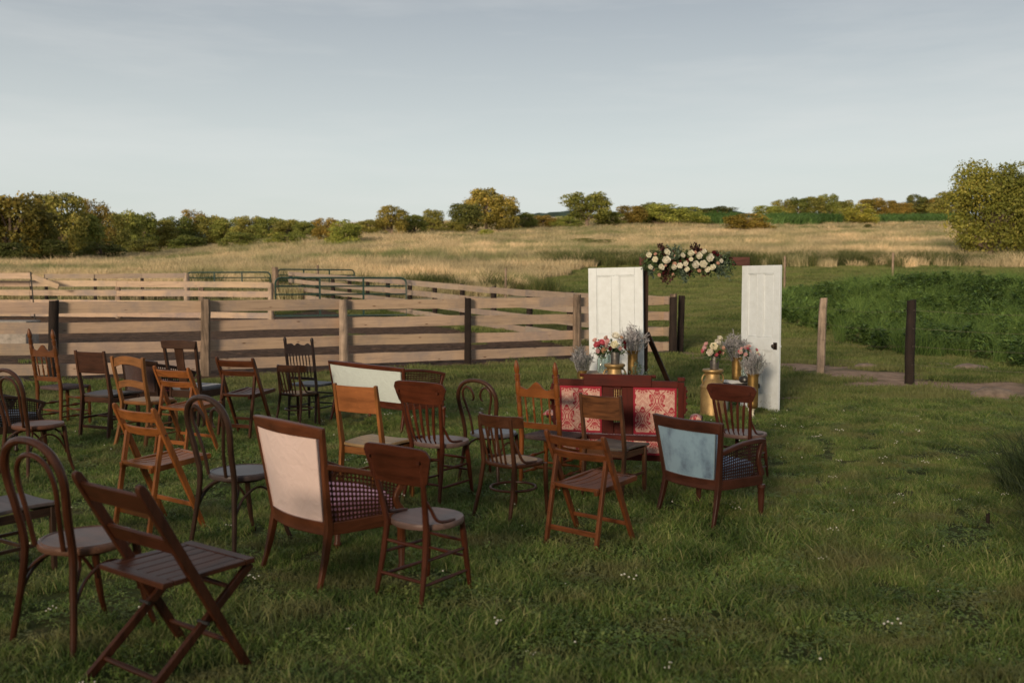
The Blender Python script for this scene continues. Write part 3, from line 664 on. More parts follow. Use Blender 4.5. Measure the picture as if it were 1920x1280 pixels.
# ------------------------------------------------------------------ board fences, posts, gates
def board_wood(c, grey=(.36, .29, .25)):
    key = ('board', c)
    if key in MATS: return MATS[key]
    m, n, l, b = newmat('board_wood')
    tc = N(n, "ShaderNodeTexCoord"); oi = N(n, "ShaderNodeObjectInfo")
    sc_ = N(n, "ShaderNodeVectorMath", operation='SCALE'); sc_.inputs[0].default_value = (17, 5, 9); l.new(oi.outputs['Random'], sc_.inputs['Scale'])
    add = N(n, "ShaderNodeVectorMath", operation='ADD'); l.new(tc.outputs['Object'], add.inputs[0]); l.new(sc_.outputs[0], add.inputs[1])
    mp = N(n, "ShaderNodeMapping"); mp.inputs['Scale'].default_value = (.9, 22, 22); l.new(add.outputs[0], mp.inputs[0])
    w = N(n, "ShaderNodeTexNoise"); w.inputs['Scale'].default_value = 1.2; w.inputs['Detail'].default_value = 5; w.inputs['Roughness'].default_value = .6; w.inputs['Distortion'].default_value = 1.6
    l.new(mp.outputs[0], w.inputs['Vector'])
    rp = ramp(n, [(.32, mul(c, .66)), (.46, mul(c, .95)), (.7, mul(c, 1.12))]); l.new(w.outputs['Fac'], rp.inputs[0])
    no = N(n, "ShaderNodeTexNoise"); no.inputs['Scale'].default_value = 1.1; no.inputs['Detail'].default_value = 8; no.inputs['Roughness'].default_value = .7; l.new(add.outputs[0], no.inputs['Vector'])
    r2 = ramp(n, [(.45, (1, 1, 1)), (.68, (0, 0, 0))]); l.new(no.outputs['Fac'], r2.inputs[0])
    mx = N(n, "ShaderNodeMix", data_type='RGBA'); l.new(r2.outputs[0], mx.inputs[0]); mx.inputs[6].default_value = (*grey, 1); l.new(rp.outputs[0], mx.inputs[7])
    # knots
    mp2 = N(n, "ShaderNodeMapping"); mp2.inputs['Scale'].default_value = (2.2, 7, 7); l.new(add.outputs[0], mp2.inputs[0])
    vo = N(n, "ShaderNodeTexVoronoi"); vo.inputs['Scale'].default_value = 1; l.new(mp2.outputs[0], vo.inputs['Vector'])
    r3 = ramp(n, [(.05, (.3, .2, .15)), (.11, (1, 1, 1))]); l.new(vo.outputs['Distance'], r3.inputs[0])
    m3 = N(n, "ShaderNodeMix", data_type='RGBA', blend_type='MULTIPLY'); m3.inputs[0].default_value = .9; l.new(mx.outputs[2], m3.inputs[6]); l.new(r3.outputs[0], m3.inputs[7])
    m4 = N(n, "ShaderNodeMix", data_type='RGBA', blend_type='MULTIPLY'); m4.inputs[0].default_value = 1; l.new(m3.outputs[2], m4.inputs[6]); l.new(oi.outputs['Color'], m4.inputs[7])
    l.new(m4.outputs[2], b.inputs['Base Color']); b.inputs['Roughness'].default_value = .8; b.inputs['Specular IOR Level'].default_value = .25
    MATS[key] = m; return m
m_board = board_wood((.415, .295, .205), (.25, .20, .175)); m_oldboard = board_wood((.30, .225, .17), (.20, .165, .15))
def post_wood(c, dk):
    return plain('post_wood', c, .9, noise=.55, nscale=9, bump=.6, c2=dk)
m_post = wood((.20, .145, .105), 'z', .85, .7, .35, 0); m_dark = wood((.022, .015, .012), 'z', .8, .6, .35, 0)
m_lightpost = wood((.34, .255, .19), 'z', .85, .5, .35, 0); m_nail = plain('nail', (.05, .045, .04), .5, metal=.6)

def post_mesh(h, r, seed, top=0, n=10, lean=0):
    mb = MB(); q = random.Random(seed); ph = [q.random() * .22 + .89 for _ in range(n)]; rings = []
    K = 7; vs = []; fs = []
    for j in range(K + 1):
        z = -.3 + (h + .3) * j / K; rr = r * (1.05 - .1 * j / K) * (1 + .05 * q.uniform(-1, 1)); ox = lean * max(z, 0) + .006 * q.uniform(-1, 1)
        for k in range(n):
            t = 6.283 * k / n; vs.append((ox + rr * ph[k] * math.cos(t), rr * ph[k] * math.sin(t), z + (.012 * q.uniform(-1, 1) + top * math.cos(t) * r if j == K else 0)))
    for j in range(K):
        for k in range(n): fs.append((j * n + k, j * n + (k + 1) % n, (j + 1) * n + (k + 1) % n, (j + 1) * n + k))
    fs.append(tuple(K * n + k for k in range(n))); mb.add(vs, fs); return mb.mesh('post', 40)
def board_obj(par, A, Bp, hgt, th, mat, side, q, zA=None, name='board'):
    """plank from A to Bp (3D centres, in the fence's own frame), offset to one side of the posts"""
    A, Bp = Vector(A), Vector(Bp); d = Bp - A; L = d.length; ang = math.atan2(d.y, d.x); pit = math.asin(d.z / L)
    mb = MB(); K = 6; vs = []; fs = []
    for i in range(K + 1):
        x = -L / 2 + L * i / K; up = .006 * q.uniform(-1, 1); dn = .006 * q.uniform(-1, 1); bow = .008 * math.sin(i * 1.1 + q.random())
        for yy, zz in ((-th / 2, -hgt / 2 + dn), (th / 2, -hgt / 2 + dn), (th / 2, hgt / 2 + up), (-th / 2, hgt / 2 + up)): vs.append((x, yy + bow, zz))
    fs = [(3, 2, 1, 0), tuple(4 * K + k for k in range(4))]
    for i in range(K):
        for k in range(4): fs.append((4 * i + k, 4 * i + (k + 1) % 4, 4 * i + 4 + (k + 1) % 4, 4 * i + 4 + k))
    mb.add(vs, fs); o = obj(name, mb, mat, par, smooth=0)
    nrm = Vector((-math.sin(ang), math.cos(ang), 0)) * side
    o.location = (A + Bp) / 2 + nrm; o.rotation_euler = (Matrix.Rotation(ang, 4, 'Z') @ Matrix.Rotation(-pit, 4, 'Y')).to_euler()
    v = .86 + .24 * q.random(); o.color = (v, v * (.97 + .05 * q.random()), v * (.95 + .08 * q.random()), 1)
    return o
def fence(label, pts, h, rows, bh, mat, side, posts, seed, group=None, post_h=None, zfun=Tz, name='board_fence'):
    q = random.Random(seed); o0 = pts[0]; root = thing(name, label, 'fence', (o0[0], o0[1], 0), 0, group)
    loc = [Vector((p[0] - o0[0], p[1] - o0[1], zfun(p[0], p[1]))) for p in pts]
    for i, p in enumerate(loc):
        kind, r, lean = posts[i % len(posts)]
        if kind is not None:
            o = obj('post', post_mesh((post_h or h) + q.uniform(-.03, .05), r, seed * 50 + i, q.uniform(-.3, .3), lean=lean), kind, root); o.location = p
    for a, b_ in zip(loc[:-1], loc[1:]):
        for z in rows:
            g_ = (b_ - a).normalized() * .006
            board_obj(root, a + Vector((0, 0, z + q.uniform(-.012, .012))) + g_, b_ + Vector((0, 0, z + q.uniform(-.012, .012))) - g_, bh * q.uniform(.95, 1.05), .035, mat, side, q)
    return root
NP = [(-16.6, 16.6), (-12.9, 17.1)]
def gp(px, D): return ((px - 960) / F_PX * D, D)
near = [gp(-250, 16.9), gp(95, 17.3), gp(383, 18.3), gp(643, 19.8), gp(877, 20.9), gp(1082, 22.2), gp(1262, 23.7)]
ROWS = [1.345, .965, .575, .19]
fence('near board fence of four pale planks on dark and grey posts', near, 1.46, ROWS, .213, m_board, .13,
      [(m_dark, .08, .03), (m_dark, .085, .045), (m_post, .088, .02), (m_lightpost, .088, 0), (m_dark, .082, 0), (m_post, .10, 0), (m_post, .10, 0)], 3, post_h=1.48)
cp = gp(1275, 24.0)
o = tag(obj('corner_post', post_mesh(1.47, .085, 77, lean=.03), m_dark), 'black leaning corner post at the right end of the board fence', 'post'); o.location = (cp[0], cp[1], 0)
# far side of the pen, running back to the left
side = [(4.05 - .5694 * s, 23.6 + s) for s in [0] + [2.05 * k for k in range(1, 15)]]
fence('weathered board fence running back from the right corner of the pens', side, 1.46, ROWS, .205, m_oldboard, .13, [(m_dark, .10, 0)], 5, post_h=1.42)
# middle fence across the pens
mid = [gp(-60, 37.5), gp(60, 37.3), gp(222, 37), gp(378, 36.6), gp(508, 36)]
def zmid(x, y): return Tz(x, y) - .02
fence('middle board fence of the pens ending at the front green gate', mid, 1.46, [1.36, 1.0, .60, .17], .225, m_board, -.10, [(m_dark, .07, 0), (m_dark, .06, 0), (m_post, .11, 0), (m_post, .11, 0), (m_lightpost, .12, 0)], 7, zfun=zmid)
# high rail and brace at left
a0 = gp(-60, 36.4); a1 = gp(62, 36.4); hr = thing('high_rail', 'raised top plank on a black pole with a sloping brace at far left', 'fence', (a1[0], a1[1], 0))
q = random.Random(4); zt = height(62, 517, 36.4).z
board_obj(hr, (a0[0] - a1[0], 0, zt), (0, 0, zt), .22, .035, m_board, 0, q, name='rail')
e = gp(112, 36.4); board_obj(hr, (0, -.04, zt - .02), (e[0] - a1[0], -.04, zt - .42), .2, .035, m_board, 0, q, name='brace')
mb = MB(); mb.tube([(-.02, -.06, zt + .15), (.12, -.06, 0)], .025, 6); obj('pole', mb, m_nail, hr)
# back fence behind it
fence('grey back fence seen over the middle fence at left', [gp(88, 46), gp(180, 46), gp(268, 46.5), gp(351, 47)], 1.46, [1.38, .98, .60], .235, m_oldboard, -.1, [(m_dark, .08, 0), (m_dark, .08, 0), (m_dark, .08, 0), (m_lightpost, .14, 0)], 9)
o = tag(obj('gate_post', post_mesh(1.75, .17, 78), m_post), 'thick grey gate post between the two far green gates', 'post'); pp = gp(517, 50); o.location = (pp[0], pp[1], Tz(*pp))
o = tag(obj('field_post', post_mesh(1.35, .09, 79), m_post), 'short post standing behind the far right green gate', 'post'); pp = gp(597, 58); o.location = (pp[0], pp[1], Tz(*pp) + .25)
# concrete trough
c0 = gp(8, 25.5); tr = MB(); tr.box((0, 0, .30), (1.9, .7, .62)); tr2 = MB(); tr2.box((0, 0, .64), (1.98, .78, .07))
t = thing('feed_trough', 'pale concrete feed trough behind the near fence at far left', 'trough', (c0[0] - .2, c0[1], .1)); m_conc = plain('concrete', (.30, .26, .22), .9, noise=.4, nscale=4, bump=.3)
obj('body', tr, m_conc, t, .02); obj('rim', tr2, m_conc, t, .015)
# tubular green gates
m_green = plain('gate_green', (.008, .032, .023), .4, noise=.3, nscale=3)
def gate(label, A, Bp, h, zb, nbars=6, nst=2):
    A, Bp = Vector((*A, 0)), Vector((*Bp, 0)); root = thing('tube_gate', label, 'gate', A + Vector((0, 0, zb)), 0, 'green tube gates of the pens'); d = Bp - A; L = d.length; u = d / L
    P = lambda s, z: u * s + Vector((0, 0, z))
    rc = .22; mb = MB(); pts = [P(0, 0), P(0, h - rc), P(.07, h - .07), P(rc, h), P(L - rc, h), P(L - .07, h - .07), P(L, h - rc), P(L, 0)]
    pts = [P(0, 0), P(0, h - rc)] + [P(rc - rc * math.cos(t), h - rc + rc * math.sin(t)) for t in (.4, .8, 1.2)] + [P(rc, h), P(L - rc, h)] + [P(L - rc + rc * math.sin(t), h - rc + rc * math.cos(t)) for t in (.4, .8, 1.2)] + [P(L, h - rc), P(L, 0)]
    mb.tube(pts, .040, 8, closed=True); obj('frame', mb, m_green, root)
    for k in range(1, nbars - 1):
        z = h * (k / (nbars - 1)) ** 1.12; mb = MB(); mb.tube([P(.02, z), P(L - .02, z)], .030, 6); obj('bar', mb, m_green, root)
    for k in range(1, nst + 1):
        s = L * k / (nst + 1); mb = MB(); off = u.cross(Vector((0, 0, 1))) * .022; mb.bar(P(s, .0) + off, P(s, h) + off, .075, .03, tuple(u)); obj('brace', mb, m_green, root)
    return root
z36 = Tz(-6, 36)
gate('front green tube gate with five rails right of the middle fence', gp(517, 36), gp(762, 37), height(640, 521, 36.5).z - z36 - .15, z36 + .15)
gate('far left green tube gate showing only its top rails', gp(353, 52), gp(508, 50.5), height(430, 510.5, 51).z - Tz(-14, 51) - .15, Tz(-14, 51) + .15)
gate('far right green tube gate behind the front gate', gp(521, 52), gp(665, 54), height(590, 505.5, 53).z - Tz(-11, 53) - .15, Tz(-11, 53) + .15)

# wire fence on the right
wf = thing('barbed_wire_fence', 'barbed wire fence on a grey and a black post right of the arch', 'fence', (0, 0, 0))
wp = [gp(1278, 24.1), gp(1541, 18.75), gp(1709, 16.8), gp(2150, 15.2)]
for i, (p, r, mt) in enumerate(((wp[1], .082, m_lightpost), (wp[2], .082, m_dark), (wp[3], .082, m_dark))):
    o = obj('post', post_mesh(1.5, r, 90 + i, .1, lean=(.02, 0, 0)[i]), mt, wf, label=('pale grey post', 'black creosoted post', None)[i]); o.location = (p[0], p[1], 0)
m_wire = plain('rusty_wire', (.12, .09, .07), .6, metal=.5)
for z in (.35, .68, 1.0, 1.32):
    mb = MB(); pts = []
    for a, b_ in zip(wp[:-1], wp[1:]):
        for k in range(14):
            t = k / 14; pts.append((a[0] + (b_[0] - a[0]) * t, a[1] + (b_[1] - a[1]) * t - .085, z - .06 * math.sin(math.pi * t)))
    mb.tube(pts, .002, 4)
    for k in range(0, len(pts), 1):
        p = Vector(pts[k]); mb.tube([p + Vector((-.01, -.02, -.02)), p + Vector((.01, .02, .02))], .0015, 3)
    obj('wire', mb, m_wire, wf)
for i, (px_, ba, tp) in enumerate(((948, 529, 503), (1470, 503, 480), (1672, 500, 474))):
    yy = 50 + i; x_ = (px_ - 960) / F_PX * yy; h_ = height(px_, tp, yy).z - Tz(x_, yy)
    o = tag(obj('field_post', post_mesh(max(.8, h_), .06, 95 + i), m_post), ('lone thin post in the hay above the back fence', 'thin brown post above the right door', 'pale thin post far right before the hay')[i], 'post')
    o.location = (x_, yy, Tz(x_, yy))
# stones by the track
m_stone = plain('stone', (.20, .145, .105), .9, noise=.4, nscale=8, bump=.5)
for i, (px_, py_, w_, lab) in enumerate(((1580, 684, .16, 'small stone behind the pale grey fence post'), (1554, 684, .09, 'tiny stone touching the pale grey post'), (1514, 694, .17, 'flat pale stone on the track left of the grey post'),
                              (1767, 688, .30, 'low tan boulder right of the black fence post'), (1817, 695, .45, 'long tan boulder among the weeds at right'), (1860, 742, .42, 'buff boulder beside the track near the right edge'), (1645, 672, .14, 'pale stone in the grass left of the black post'), (1625, 690, .34, 'flat earth coloured rock between the two wire fence posts'))):
    x_, y_ = ground(px_, py_); mb = MB(); q = random.Random(i); vs = []; n_ = 9
    for j in range(5):
        e = math.pi / 2 * j / 4
        for k in range(n_): a = 6.283 * k / n_; rr = w_ * math.cos(e * .96) * (.85 + .3 * q.random()); vs.append((rr * math.cos(a), rr * .7 * math.sin(a), w_ * .38 * math.sin(e) * (.9 + .2 * q.random()) - .03))
    fs = [(j * n_ + k, j * n_ + (k + 1) % n_, (j + 1) * n_ + (k + 1) % n_, (j + 1) * n_ + k) for j in range(4) for k in range(n_)] + [tuple(4 * n_ + k for k in range(n_))]
    mb.add(vs, fs); o = tag(obj('stone', mb, m_stone, smooth=50), lab, 'stone'); o.location = (x_, y_, Tz(x_, y_))
x_, y_ = ground(1479, 751); mb = MB(); mb.box((0, 0, .03), (.42, .12, .03), .2); o = tag(obj('plank', mb, m_post), 'short grey plank lying in the grass right of the right door', 'plank'); o.location = (x_, y_, 0)
x_, y_ = ground(1853, 985); o = tag(obj('stake', post_mesh(.09, .014, 5), m_dark), 'tiny brown stake in the grass near the lower right tuft', 'stake'); o.location = (x_, y_, 0)

# ------------------------------------------------------------------ door arch
m_white = plain('chalky_white_paint', (.62, .65, .665), .65, noise=.06, nscale=9, bump=.08, c2=(.575, .60, .605))
_n, _l, _b = m_white.node_tree.nodes, m_white.node_tree.links, m_white.node_tree.nodes['Principled BSDF']
_src = _b.inputs['Base Color'].links[0].from_socket; _tc = N(_n, "ShaderNodeTexCoord"); _no = N(_n, "ShaderNodeTexNoise"); _no.inputs['Scale'].default_value = 26; _no.inputs['Detail'].default_value = 8; _no.inputs['Roughness'].default_value = .75; _l.new(_tc.outputs['Object'], _no.inputs['Vector'])
_sx = N(_n, "ShaderNodeSeparateXYZ"); _l.new(_tc.outputs['Object'], _sx.inputs[0]); _mr = N(_n, "ShaderNodeMapRange"); _mr.inputs['From Min'].default_value = 0; _mr.inputs['From Max'].default_value = .35; _mr.inputs['To Min'].default_value = .13; _mr.inputs['To Max'].default_value = 0; _l.new(_sx.outputs['Z'], _mr.inputs[0])
_ad = N(_n, "ShaderNodeMath", operation='ADD'); _l.new(_no.outputs['Fac'], _ad.inputs[0]); _l.new(_mr.outputs[0], _ad.inputs[1]); _rr = ramp(_n, [(.66, (0, 0, 0)), (.72, (.8, .8, .8))]); _l.new(_ad.outputs[0], _rr.inputs[0])
_mx = N(_n, "ShaderNodeMix", data_type='RGBA'); _l.new(_rr.outputs[0], _mx.inputs[0]); _l.new(_src, _mx.inputs[6]); _mx.inputs[7].default_value = (.25, .215, .17, 1); _l.new(_mx.outputs[2], _b.inputs['Base Color'])
m_knob = plain('dark_iron', (.035, .022, .016), .45, metal=.6); m_brown = wood((.032, .016, .012), 'x', .6, .5, 1, .1); m_brownz = wood((.032, .017, .013), 'z', .6, .5, 1, .1)
def door(label, A, Bp, h, tilt=0, knob=False, sink=0.0):
    A, Bp = Vector((*A, 0)), Vector((*Bp, 0)); d = Bp - A; W = d.length; ang = math.atan2(d.y, d.x)
    t = thing('panel_door', label, 'door', (A.x, A.y, sink), 0, 'white doors of the arch'); t.rotation_euler = (Matrix.Rotation(ang, 4, 'Z') @ Matrix.Rotation(tilt, 4, 'Y')).to_euler()
    st, th = .125, .038; mul_ = .115; zr = [(0, .24), (.86, 1.04), (h - .115, h)]
    mb = MB(); mb.box((st / 2, 0, h / 2), (st, th, h)); mb.box((W - st / 2, 0, h / 2), (st, th, h)); obj('stile', mb, m_white, t, .003)
    for i, (a, b_) in enumerate(zr):
        mb = MB(); mb.box((W / 2, 0, (a + b_) / 2), (W - 2 * st - .004, th - .002, b_ - a)); obj('rail', mb, m_white, t, .003)
    for a, b_ in ((zr[0][1], zr[1][0]), (zr[1][1], zr[2][0])):
        mb = MB(); mb.box((W / 2, 0, (a + b_) / 2), (mul_, th - .004, b_ - a - .004)); obj('mullion', mb, m_white, t, .003)
        pw = (W - 2 * st - mul_) / 2
        for s in (0, 1):
            cx = st + pw / 2 + s * (pw + mul_); cz = (a + b_) / 2; ph = b_ - a
            mb = MB(); mb.box((cx, 0, cz), (pw + .01, .008, ph + .01)); p = obj('panel', mb, m_white, t)
            mb = MB()
            for x0, x1, z0, z1 in ((cx - pw / 2 + .007, cx - pw / 2 + .019, a + .007, b_ - .007), (cx + pw / 2 - .019, cx + pw / 2 - .007, a + .007, b_ - .007), (cx - pw / 2 + .019, cx + pw / 2 - .019, a + .007, a + .019), (cx - pw / 2 + .019, cx + pw / 2 - .019, b_ - .019, b_ - .007)):
                mb.box(((x0 + x1) / 2, 0, (z0 + z1) / 2), (x1 - x0 - .001, .026, z1 - z0 - .001))
            obj('moulding', mb, m_white, p, .004)
    if knob:
        z = .93; mb = MB(); mb.box((W - .07, -.021, z), (.075, .006, .1)); k = obj('lock_plate', mb, m_knob, t, .004)
        mb = MB(); mb.tube([(W - .07, -.02, z), (W - .07, -.05, z)], .01, 8); mb.tube([(W - .07, -.045, z), (W - .07, -.055, z), (W - .07, -.075, z), (W - .07, -.085, z)], [.012, .026, .026, .014], 12); obj('knob', mb, m_knob, k)
        mb = MB(); mb.tube([(W, 0, z), (W + .012, 0, z)], .018, 8); obj('latch', mb, m_white, t)
    return t
door('wide white panelled door on the left side of the flower arch', (1.185, 14.15), (1.955, 13.80), 2.03, R(-1.0))
door('white panelled door with a dark knob on the right of the arch', (3.375, 13.75), (3.735, 13.06), 2.06, 0, True)
af = thing('arch_frame', 'dark brown timber frame carrying the garland between the doors', 'arch', (0, 0, 0))
bA, bB = height(1199, 490, 13.95), height(1405, 490, 13.83)
for nm, A_, B_, w_, t_ in (('post', (1.99, 13.99, 0), (1.99, 13.99, bA.z - .06), .07, .07), ('post', (3.50, 13.83, 0), (3.50, 13.83, bA.z - .06), .07, .07)):
    mb = MB(); mb.bar(A_, B_, w_, t_); obj(nm, mb, m_brownz, af, .004)
mb = MB(); mb.bar(bA, bB, .125, .10, (0, 0, 1)); obj('beam', mb, wood((.085, .034, .026), 'x', .75, .4, 1, .1), af, .005)
mb = MB(); mb.bar((2.03, 14.05, 1.05), (2.62, 15.0, -.02), .07, .07); obj('brace', mb, m_brownz, af, .004, label='slanting strut behind the left door')
mb = MB(); mb.bar((3.52, 13.95, 1.2), (3.66, 14.9, -.02), .06, .06); obj('brace', mb, m_brownz, af, .004)

# ------------------------------------------------------------------ flowers
def petal(mb, o, d, up, L, W, cup=.3, n=3):
    """one cupped petal from o along d"""
    o, d, up = Vector(o), Vector(d).normalized(), Vector(up); s = d.cross(up).normalized(); nn = s.cross(d).normalized(); vs = []
    for i in range(n + 1):
        t = i / n; w = W * math.sin(math.pi * (.12 + .76 * t)) ; p = o + d * L * t + nn * cup * L * t * t
        vs += [p - s * w / 2 + nn * w * .15, p, p + s * w / 2 + nn * w * .15]
    fs = []
    for i in range(n): a = i * 3; fs += [(a, a + 1, a + 4, a + 3), (a + 1, a + 2, a + 5, a + 4)]
    mb.add(vs, fs)
def rose_mesh(seed, mat, r=1.0, full=True):
    """closed garden rose: ball of overlapping cupped petals round a bud"""
    q = random.Random(seed); mb = MB()
    mb.lathe([(.02, -.15), (.34, -.05), (.52, .18), (.50, .38), (.34, .56), (.12, .62)], n=9)
    for ring, (k, el, rad, L) in enumerate(((6, 20, .30, .72), (6, 42, .34, .66), (5, 62, .30, .58), (4, 76, .20, .50))):
        for i in range(k):
            a = 6.283 * (i + .5 * ring + .25 * q.random()) / k; e = R(el + q.uniform(-8, 8))
            rdl = Vector((math.cos(a), math.sin(a), 0)); d = rdl * math.cos(e) + Vector((0, 0, math.sin(e)))
            petal(mb, rdl * rad + Vector((0, 0, -.05 + .10 * ring)), d, -rdl * math.sin(e) + Vector((0, 0, math.cos(e))), L * r, 1.15 * r * L, .45)
    me = mb.mesh('rose', 0); me.polygons.foreach_set('use_smooth', [True] * len(me.polygons)); me.materials.append(mat); return me
def petalmat(name, c, tr=.25):
    m, n, l, b = newmat(name); b.inputs['Base Color'].default_value = (*c, 1); b.inputs['Roughness'].default_value = .7; b.inputs['Specular IOR Level'].default_value = .2
    oi = N(n, "ShaderNodeObjectInfo"); mx = N(n, "ShaderNodeMix", data_type='RGBA', blend_type='MULTIPLY'); mx.inputs[0].default_value = 1; mx.inputs[6].default_value = (*c, 1); l.new(oi.outputs['Color'], mx.inputs[7]); l.new(mx.outputs[2], b.inputs['Base Color'])
    t_ = N(n, "ShaderNodeBsdfTranslucent"); l.new(mx.outputs[2], t_.inputs[0]); ms = N(n, "ShaderNodeMixShader"); ms.inputs[0].default_value = tr
    l.new(b.outputs[0], ms.inputs[1]); l.new(t_.outputs[0], ms.inputs[2]); l.new(ms.outputs[0], n['Material Output'].inputs['Surface']); return m
P_white = petalmat('ivory_petals', (.80, .77, .66)); P_blush = petalmat('blush_petals', (.66, .42, .32)); P_wine = petalmat('wine_petals', (.10, .012, .016), .1); P_pink = petalmat('pink_petals', (.62, .14, .20)); P_pale = petalmat('pale_pink_petals', (.70, .46, .45))
ROSES = {k: [rose_mesh(10 + i, m_, 1, True) for i in range(2)] for k, m_ in (('white', P_white), ('blush', P_blush), ('wine', P_wine), ('pink', P_pink), ('pale', P_pale))}
m_euc = leafy('eucalyptus', (.055, .085, .06), (.10, .14, .10), (.16, .20, .15), trans=.2, nscale=5)
m_fol = leafy('bouquet_leaves', (.03, .055, .022), (.065, .105, .04), (.12, .16, .07), trans=.2, nscale=5)
m_burg = leafy('burgundy_leaves', (.022, .008, .008), (.05, .014, .014), (.09, .03, .025), trans=.15, nscale=5)
m_stat = leafy('sea_lavender', (.20, .195, .22), (.36, .35, .38), (.52, .51, .54), trans=.2, nscale=5)
m_stem = plain('stems', (.06, .075, .035), .8)
def sprays(seed, specs, mat, leaf, ln=2.2):
    """specs: list of (origin, tip); small leaves set along each slightly bowed stem; returns one mesh"""
    r = np.random.RandomState(seed); V = []; Rn = []
    for o, t in specs:
        o, t = np.array(o, float), np.array(t, float); L = np.linalg.norm(t - o); k = max(4, int(L / (leaf * .55))); bow = r.randn(3) * L * .08
        for i in range(k):
            u = (i + .5) / k; p = o + (t - o) * u + bow * math.sin(math.pi * u)
            for s_ in (0, 1):
                d = (t - o) / L * .6 + r.randn(3) * .8; d /= np.linalg.norm(d); w = np.cross(d, r.randn(3)); w /= np.linalg.norm(w); ll = leaf * (.6 + .8 * r.rand()) * (1.1 - .5 * u)
                V += [p, p + d * ll * .5 + w * ll / ln, p + d * ll, p + d * ll * .5 - w * ll / ln]; Rn += [r.rand()] * 4
        # stem
        w = np.cross(t - o, r.randn(3)); w /= np.linalg.norm(w); w *= .0015; V += [o - w, o + w, t + w * .3, t - w * .3]; Rn += [0] * 4
    V = np.array(V); return np_mesh('sprays', V, np.arange(len(V)).reshape(-1, 4), np.array(Rn), mat)
def sea_lavender(loc, h, w, seed, label, group='grey sea lavender bunches'):
    h *= 1.12; w *= 1.2
    r = np.random.RandomState(seed); S = []
    for k in range(60):
        a = r.rand() * 6.283; q = r.rand() ** .6; t = np.array([math.cos(a) * q * w, math.sin(a) * q * w, h * (1.0 - .38 * q * q) * (.72 + .33 * r.rand())])
        S.append(((math.cos(a) * .02, math.sin(a) * .02, -.05), t * .95))
        for j in range(5):
            u = .35 + .55 * r.rand(); b0 = t * u; e = b0 + r.randn(3) * np.array([.35, .35, .25]) * w * .55 + np.array([0, 0, .10 * h]); S.append((b0, e))
    t_ = thing('sea_lavender', label, 'flowers', loc, 0, group); sp_ = np_sprays = sprays(seed, S, m_stat, .011, 1.8); obj('blossom', sp_, None, t_); 
    mb = MB()
    for k in range(10): a = k * .628; mb.tube([(.02 * math.cos(a), .02 * math.sin(a), -.12), (.5 * w * math.cos(a), .5 * w * math.sin(a), h * .55)], .002, 3)
    obj('stem', mb, m_stem, t_); return t_
def bouquet(loc, label, blooms, w, h, seed, leafm=None, nleaf=26):
    """blooms: list of (dx, dy, dz, radius, kind)"""
    q = random.Random(seed); t_ = thing('bouquet', label, 'bouquet', loc)
    for dx, dy, dz, r_b, kd in blooms:
        o = obj({'white': 'white_bloom', 'blush': 'blush_bloom', 'wine': 'wine_bloom', 'pink': 'pink_bloom', 'pale': 'pale_bloom'}[kd], q.choice(ROSES[kd]), None, t_); o.location = (dx, dy, dz)
        d = Vector((dx * 1.3, dy - .07, dz - h * .25)).normalized(); o.rotation_euler = d.to_track_quat('Z', 'Y').to_euler(); o.scale = (r_b,) * 3; v = q.uniform(.85, 1.08); o.color = (v, v * q.uniform(.93, 1), v * q.uniform(.85, 1), 1)
    S = []
    for k in range(nleaf):
        a = q.random() * 6.283; u = q.random() ** .5; S.append(((0, 0, -.03), (math.cos(a) * u * w * 1.15, math.sin(a) * u * w * 1.15, h * q.uniform(-.25, 1.0) * (1 - .4 * u))))
    obj('foliage', sprays(seed, S, leafm or m_fol, .035), None, t_)
    return t_
# garland
gl = thing('flower_garland', 'garland of cream roses and burgundy leaves tied on the arch beam', 'garland', (height(1290, 490, 13.78)))
gc = Vector(gl.location); gpix = lambda px, py, dy=-.10: height(px, py, 13.78 + dy) - gc
RO = [(1217, 478, 10), (1229, 487, 11), (1249, 474, 13), (1249, 489, 15), (1218, 502, 10), (1239, 502, 12), (1262, 502, 11), (1275, 499, 11), (1295, 476, 12), (1309, 480, 13), (1320, 472, 9), (1330, 483, 14), (1303, 497, 14), (1319, 496, 14), (1337, 502, 11), (1326, 505, 10), (1296, 486, 8), (1284, 494, 10), (1279, 479, 9), (1288, 505, 9), (1351, 489, 8)]
q = random.Random(9)
for px_, py_, r_ in RO:
    o = obj('cream_rose', q.choice(ROSES['white']), None, gl); o.location = gpix(px_, py_, -.12 - .03 * q.random()); o.rotation_euler = Vector((q.uniform(-.5, .5), -1, q.uniform(-.1, .5))).to_track_quat('Z', 'Y').to_euler(); o.scale = (r_ / 128 * .63,) * 3; v = q.uniform(.88, 1.05); o.color = (v, v * .99, v * q.uniform(.9, 1), 1)
for px_, py_, r_, kd in ((1229, 476, 6, 'blush'), (1264, 479, 5, 'blush'), (1282, 481, 7, 'blush'), (1303, 474, 7, 'blush'), (1265, 495, 8, 'blush'), (1225, 505, 6, 'blush'), (1235, 515, 7, 'blush'), (1262, 515, 6, 'blush'), (1310, 508, 8, 'blush'), (1345, 494, 7, 'blush'), (1248, 498, 5, 'blush'), (1288, 491, 6, 'blush'),
                        (1263, 473, 7, 'wine'), (1261, 486, 7, 'wine'), (1290, 488, 7, 'wine'), (1338, 474, 8, 'wine'), (1345, 478, 7, 'wine'), (1317, 500, 5, 'wine'), (1243, 512, 6, 'wine'), (1315, 468, 5, 'wine'), (1276, 490, 5, 'wine')):
    o = obj('blush_bloom' if kd == 'blush' else 'wine_bloom', q.choice(ROSES[kd]), None, gl); o.location = gpix(px_, py_, -.09); o.rotation_euler = Vector((q.uniform(-.5, .5), -1, q.uniform(-.1, .5))).to_track_quat('Z', 'Y').to_euler(); o.scale = (r_ / 128 * .6,) * 3
S = []
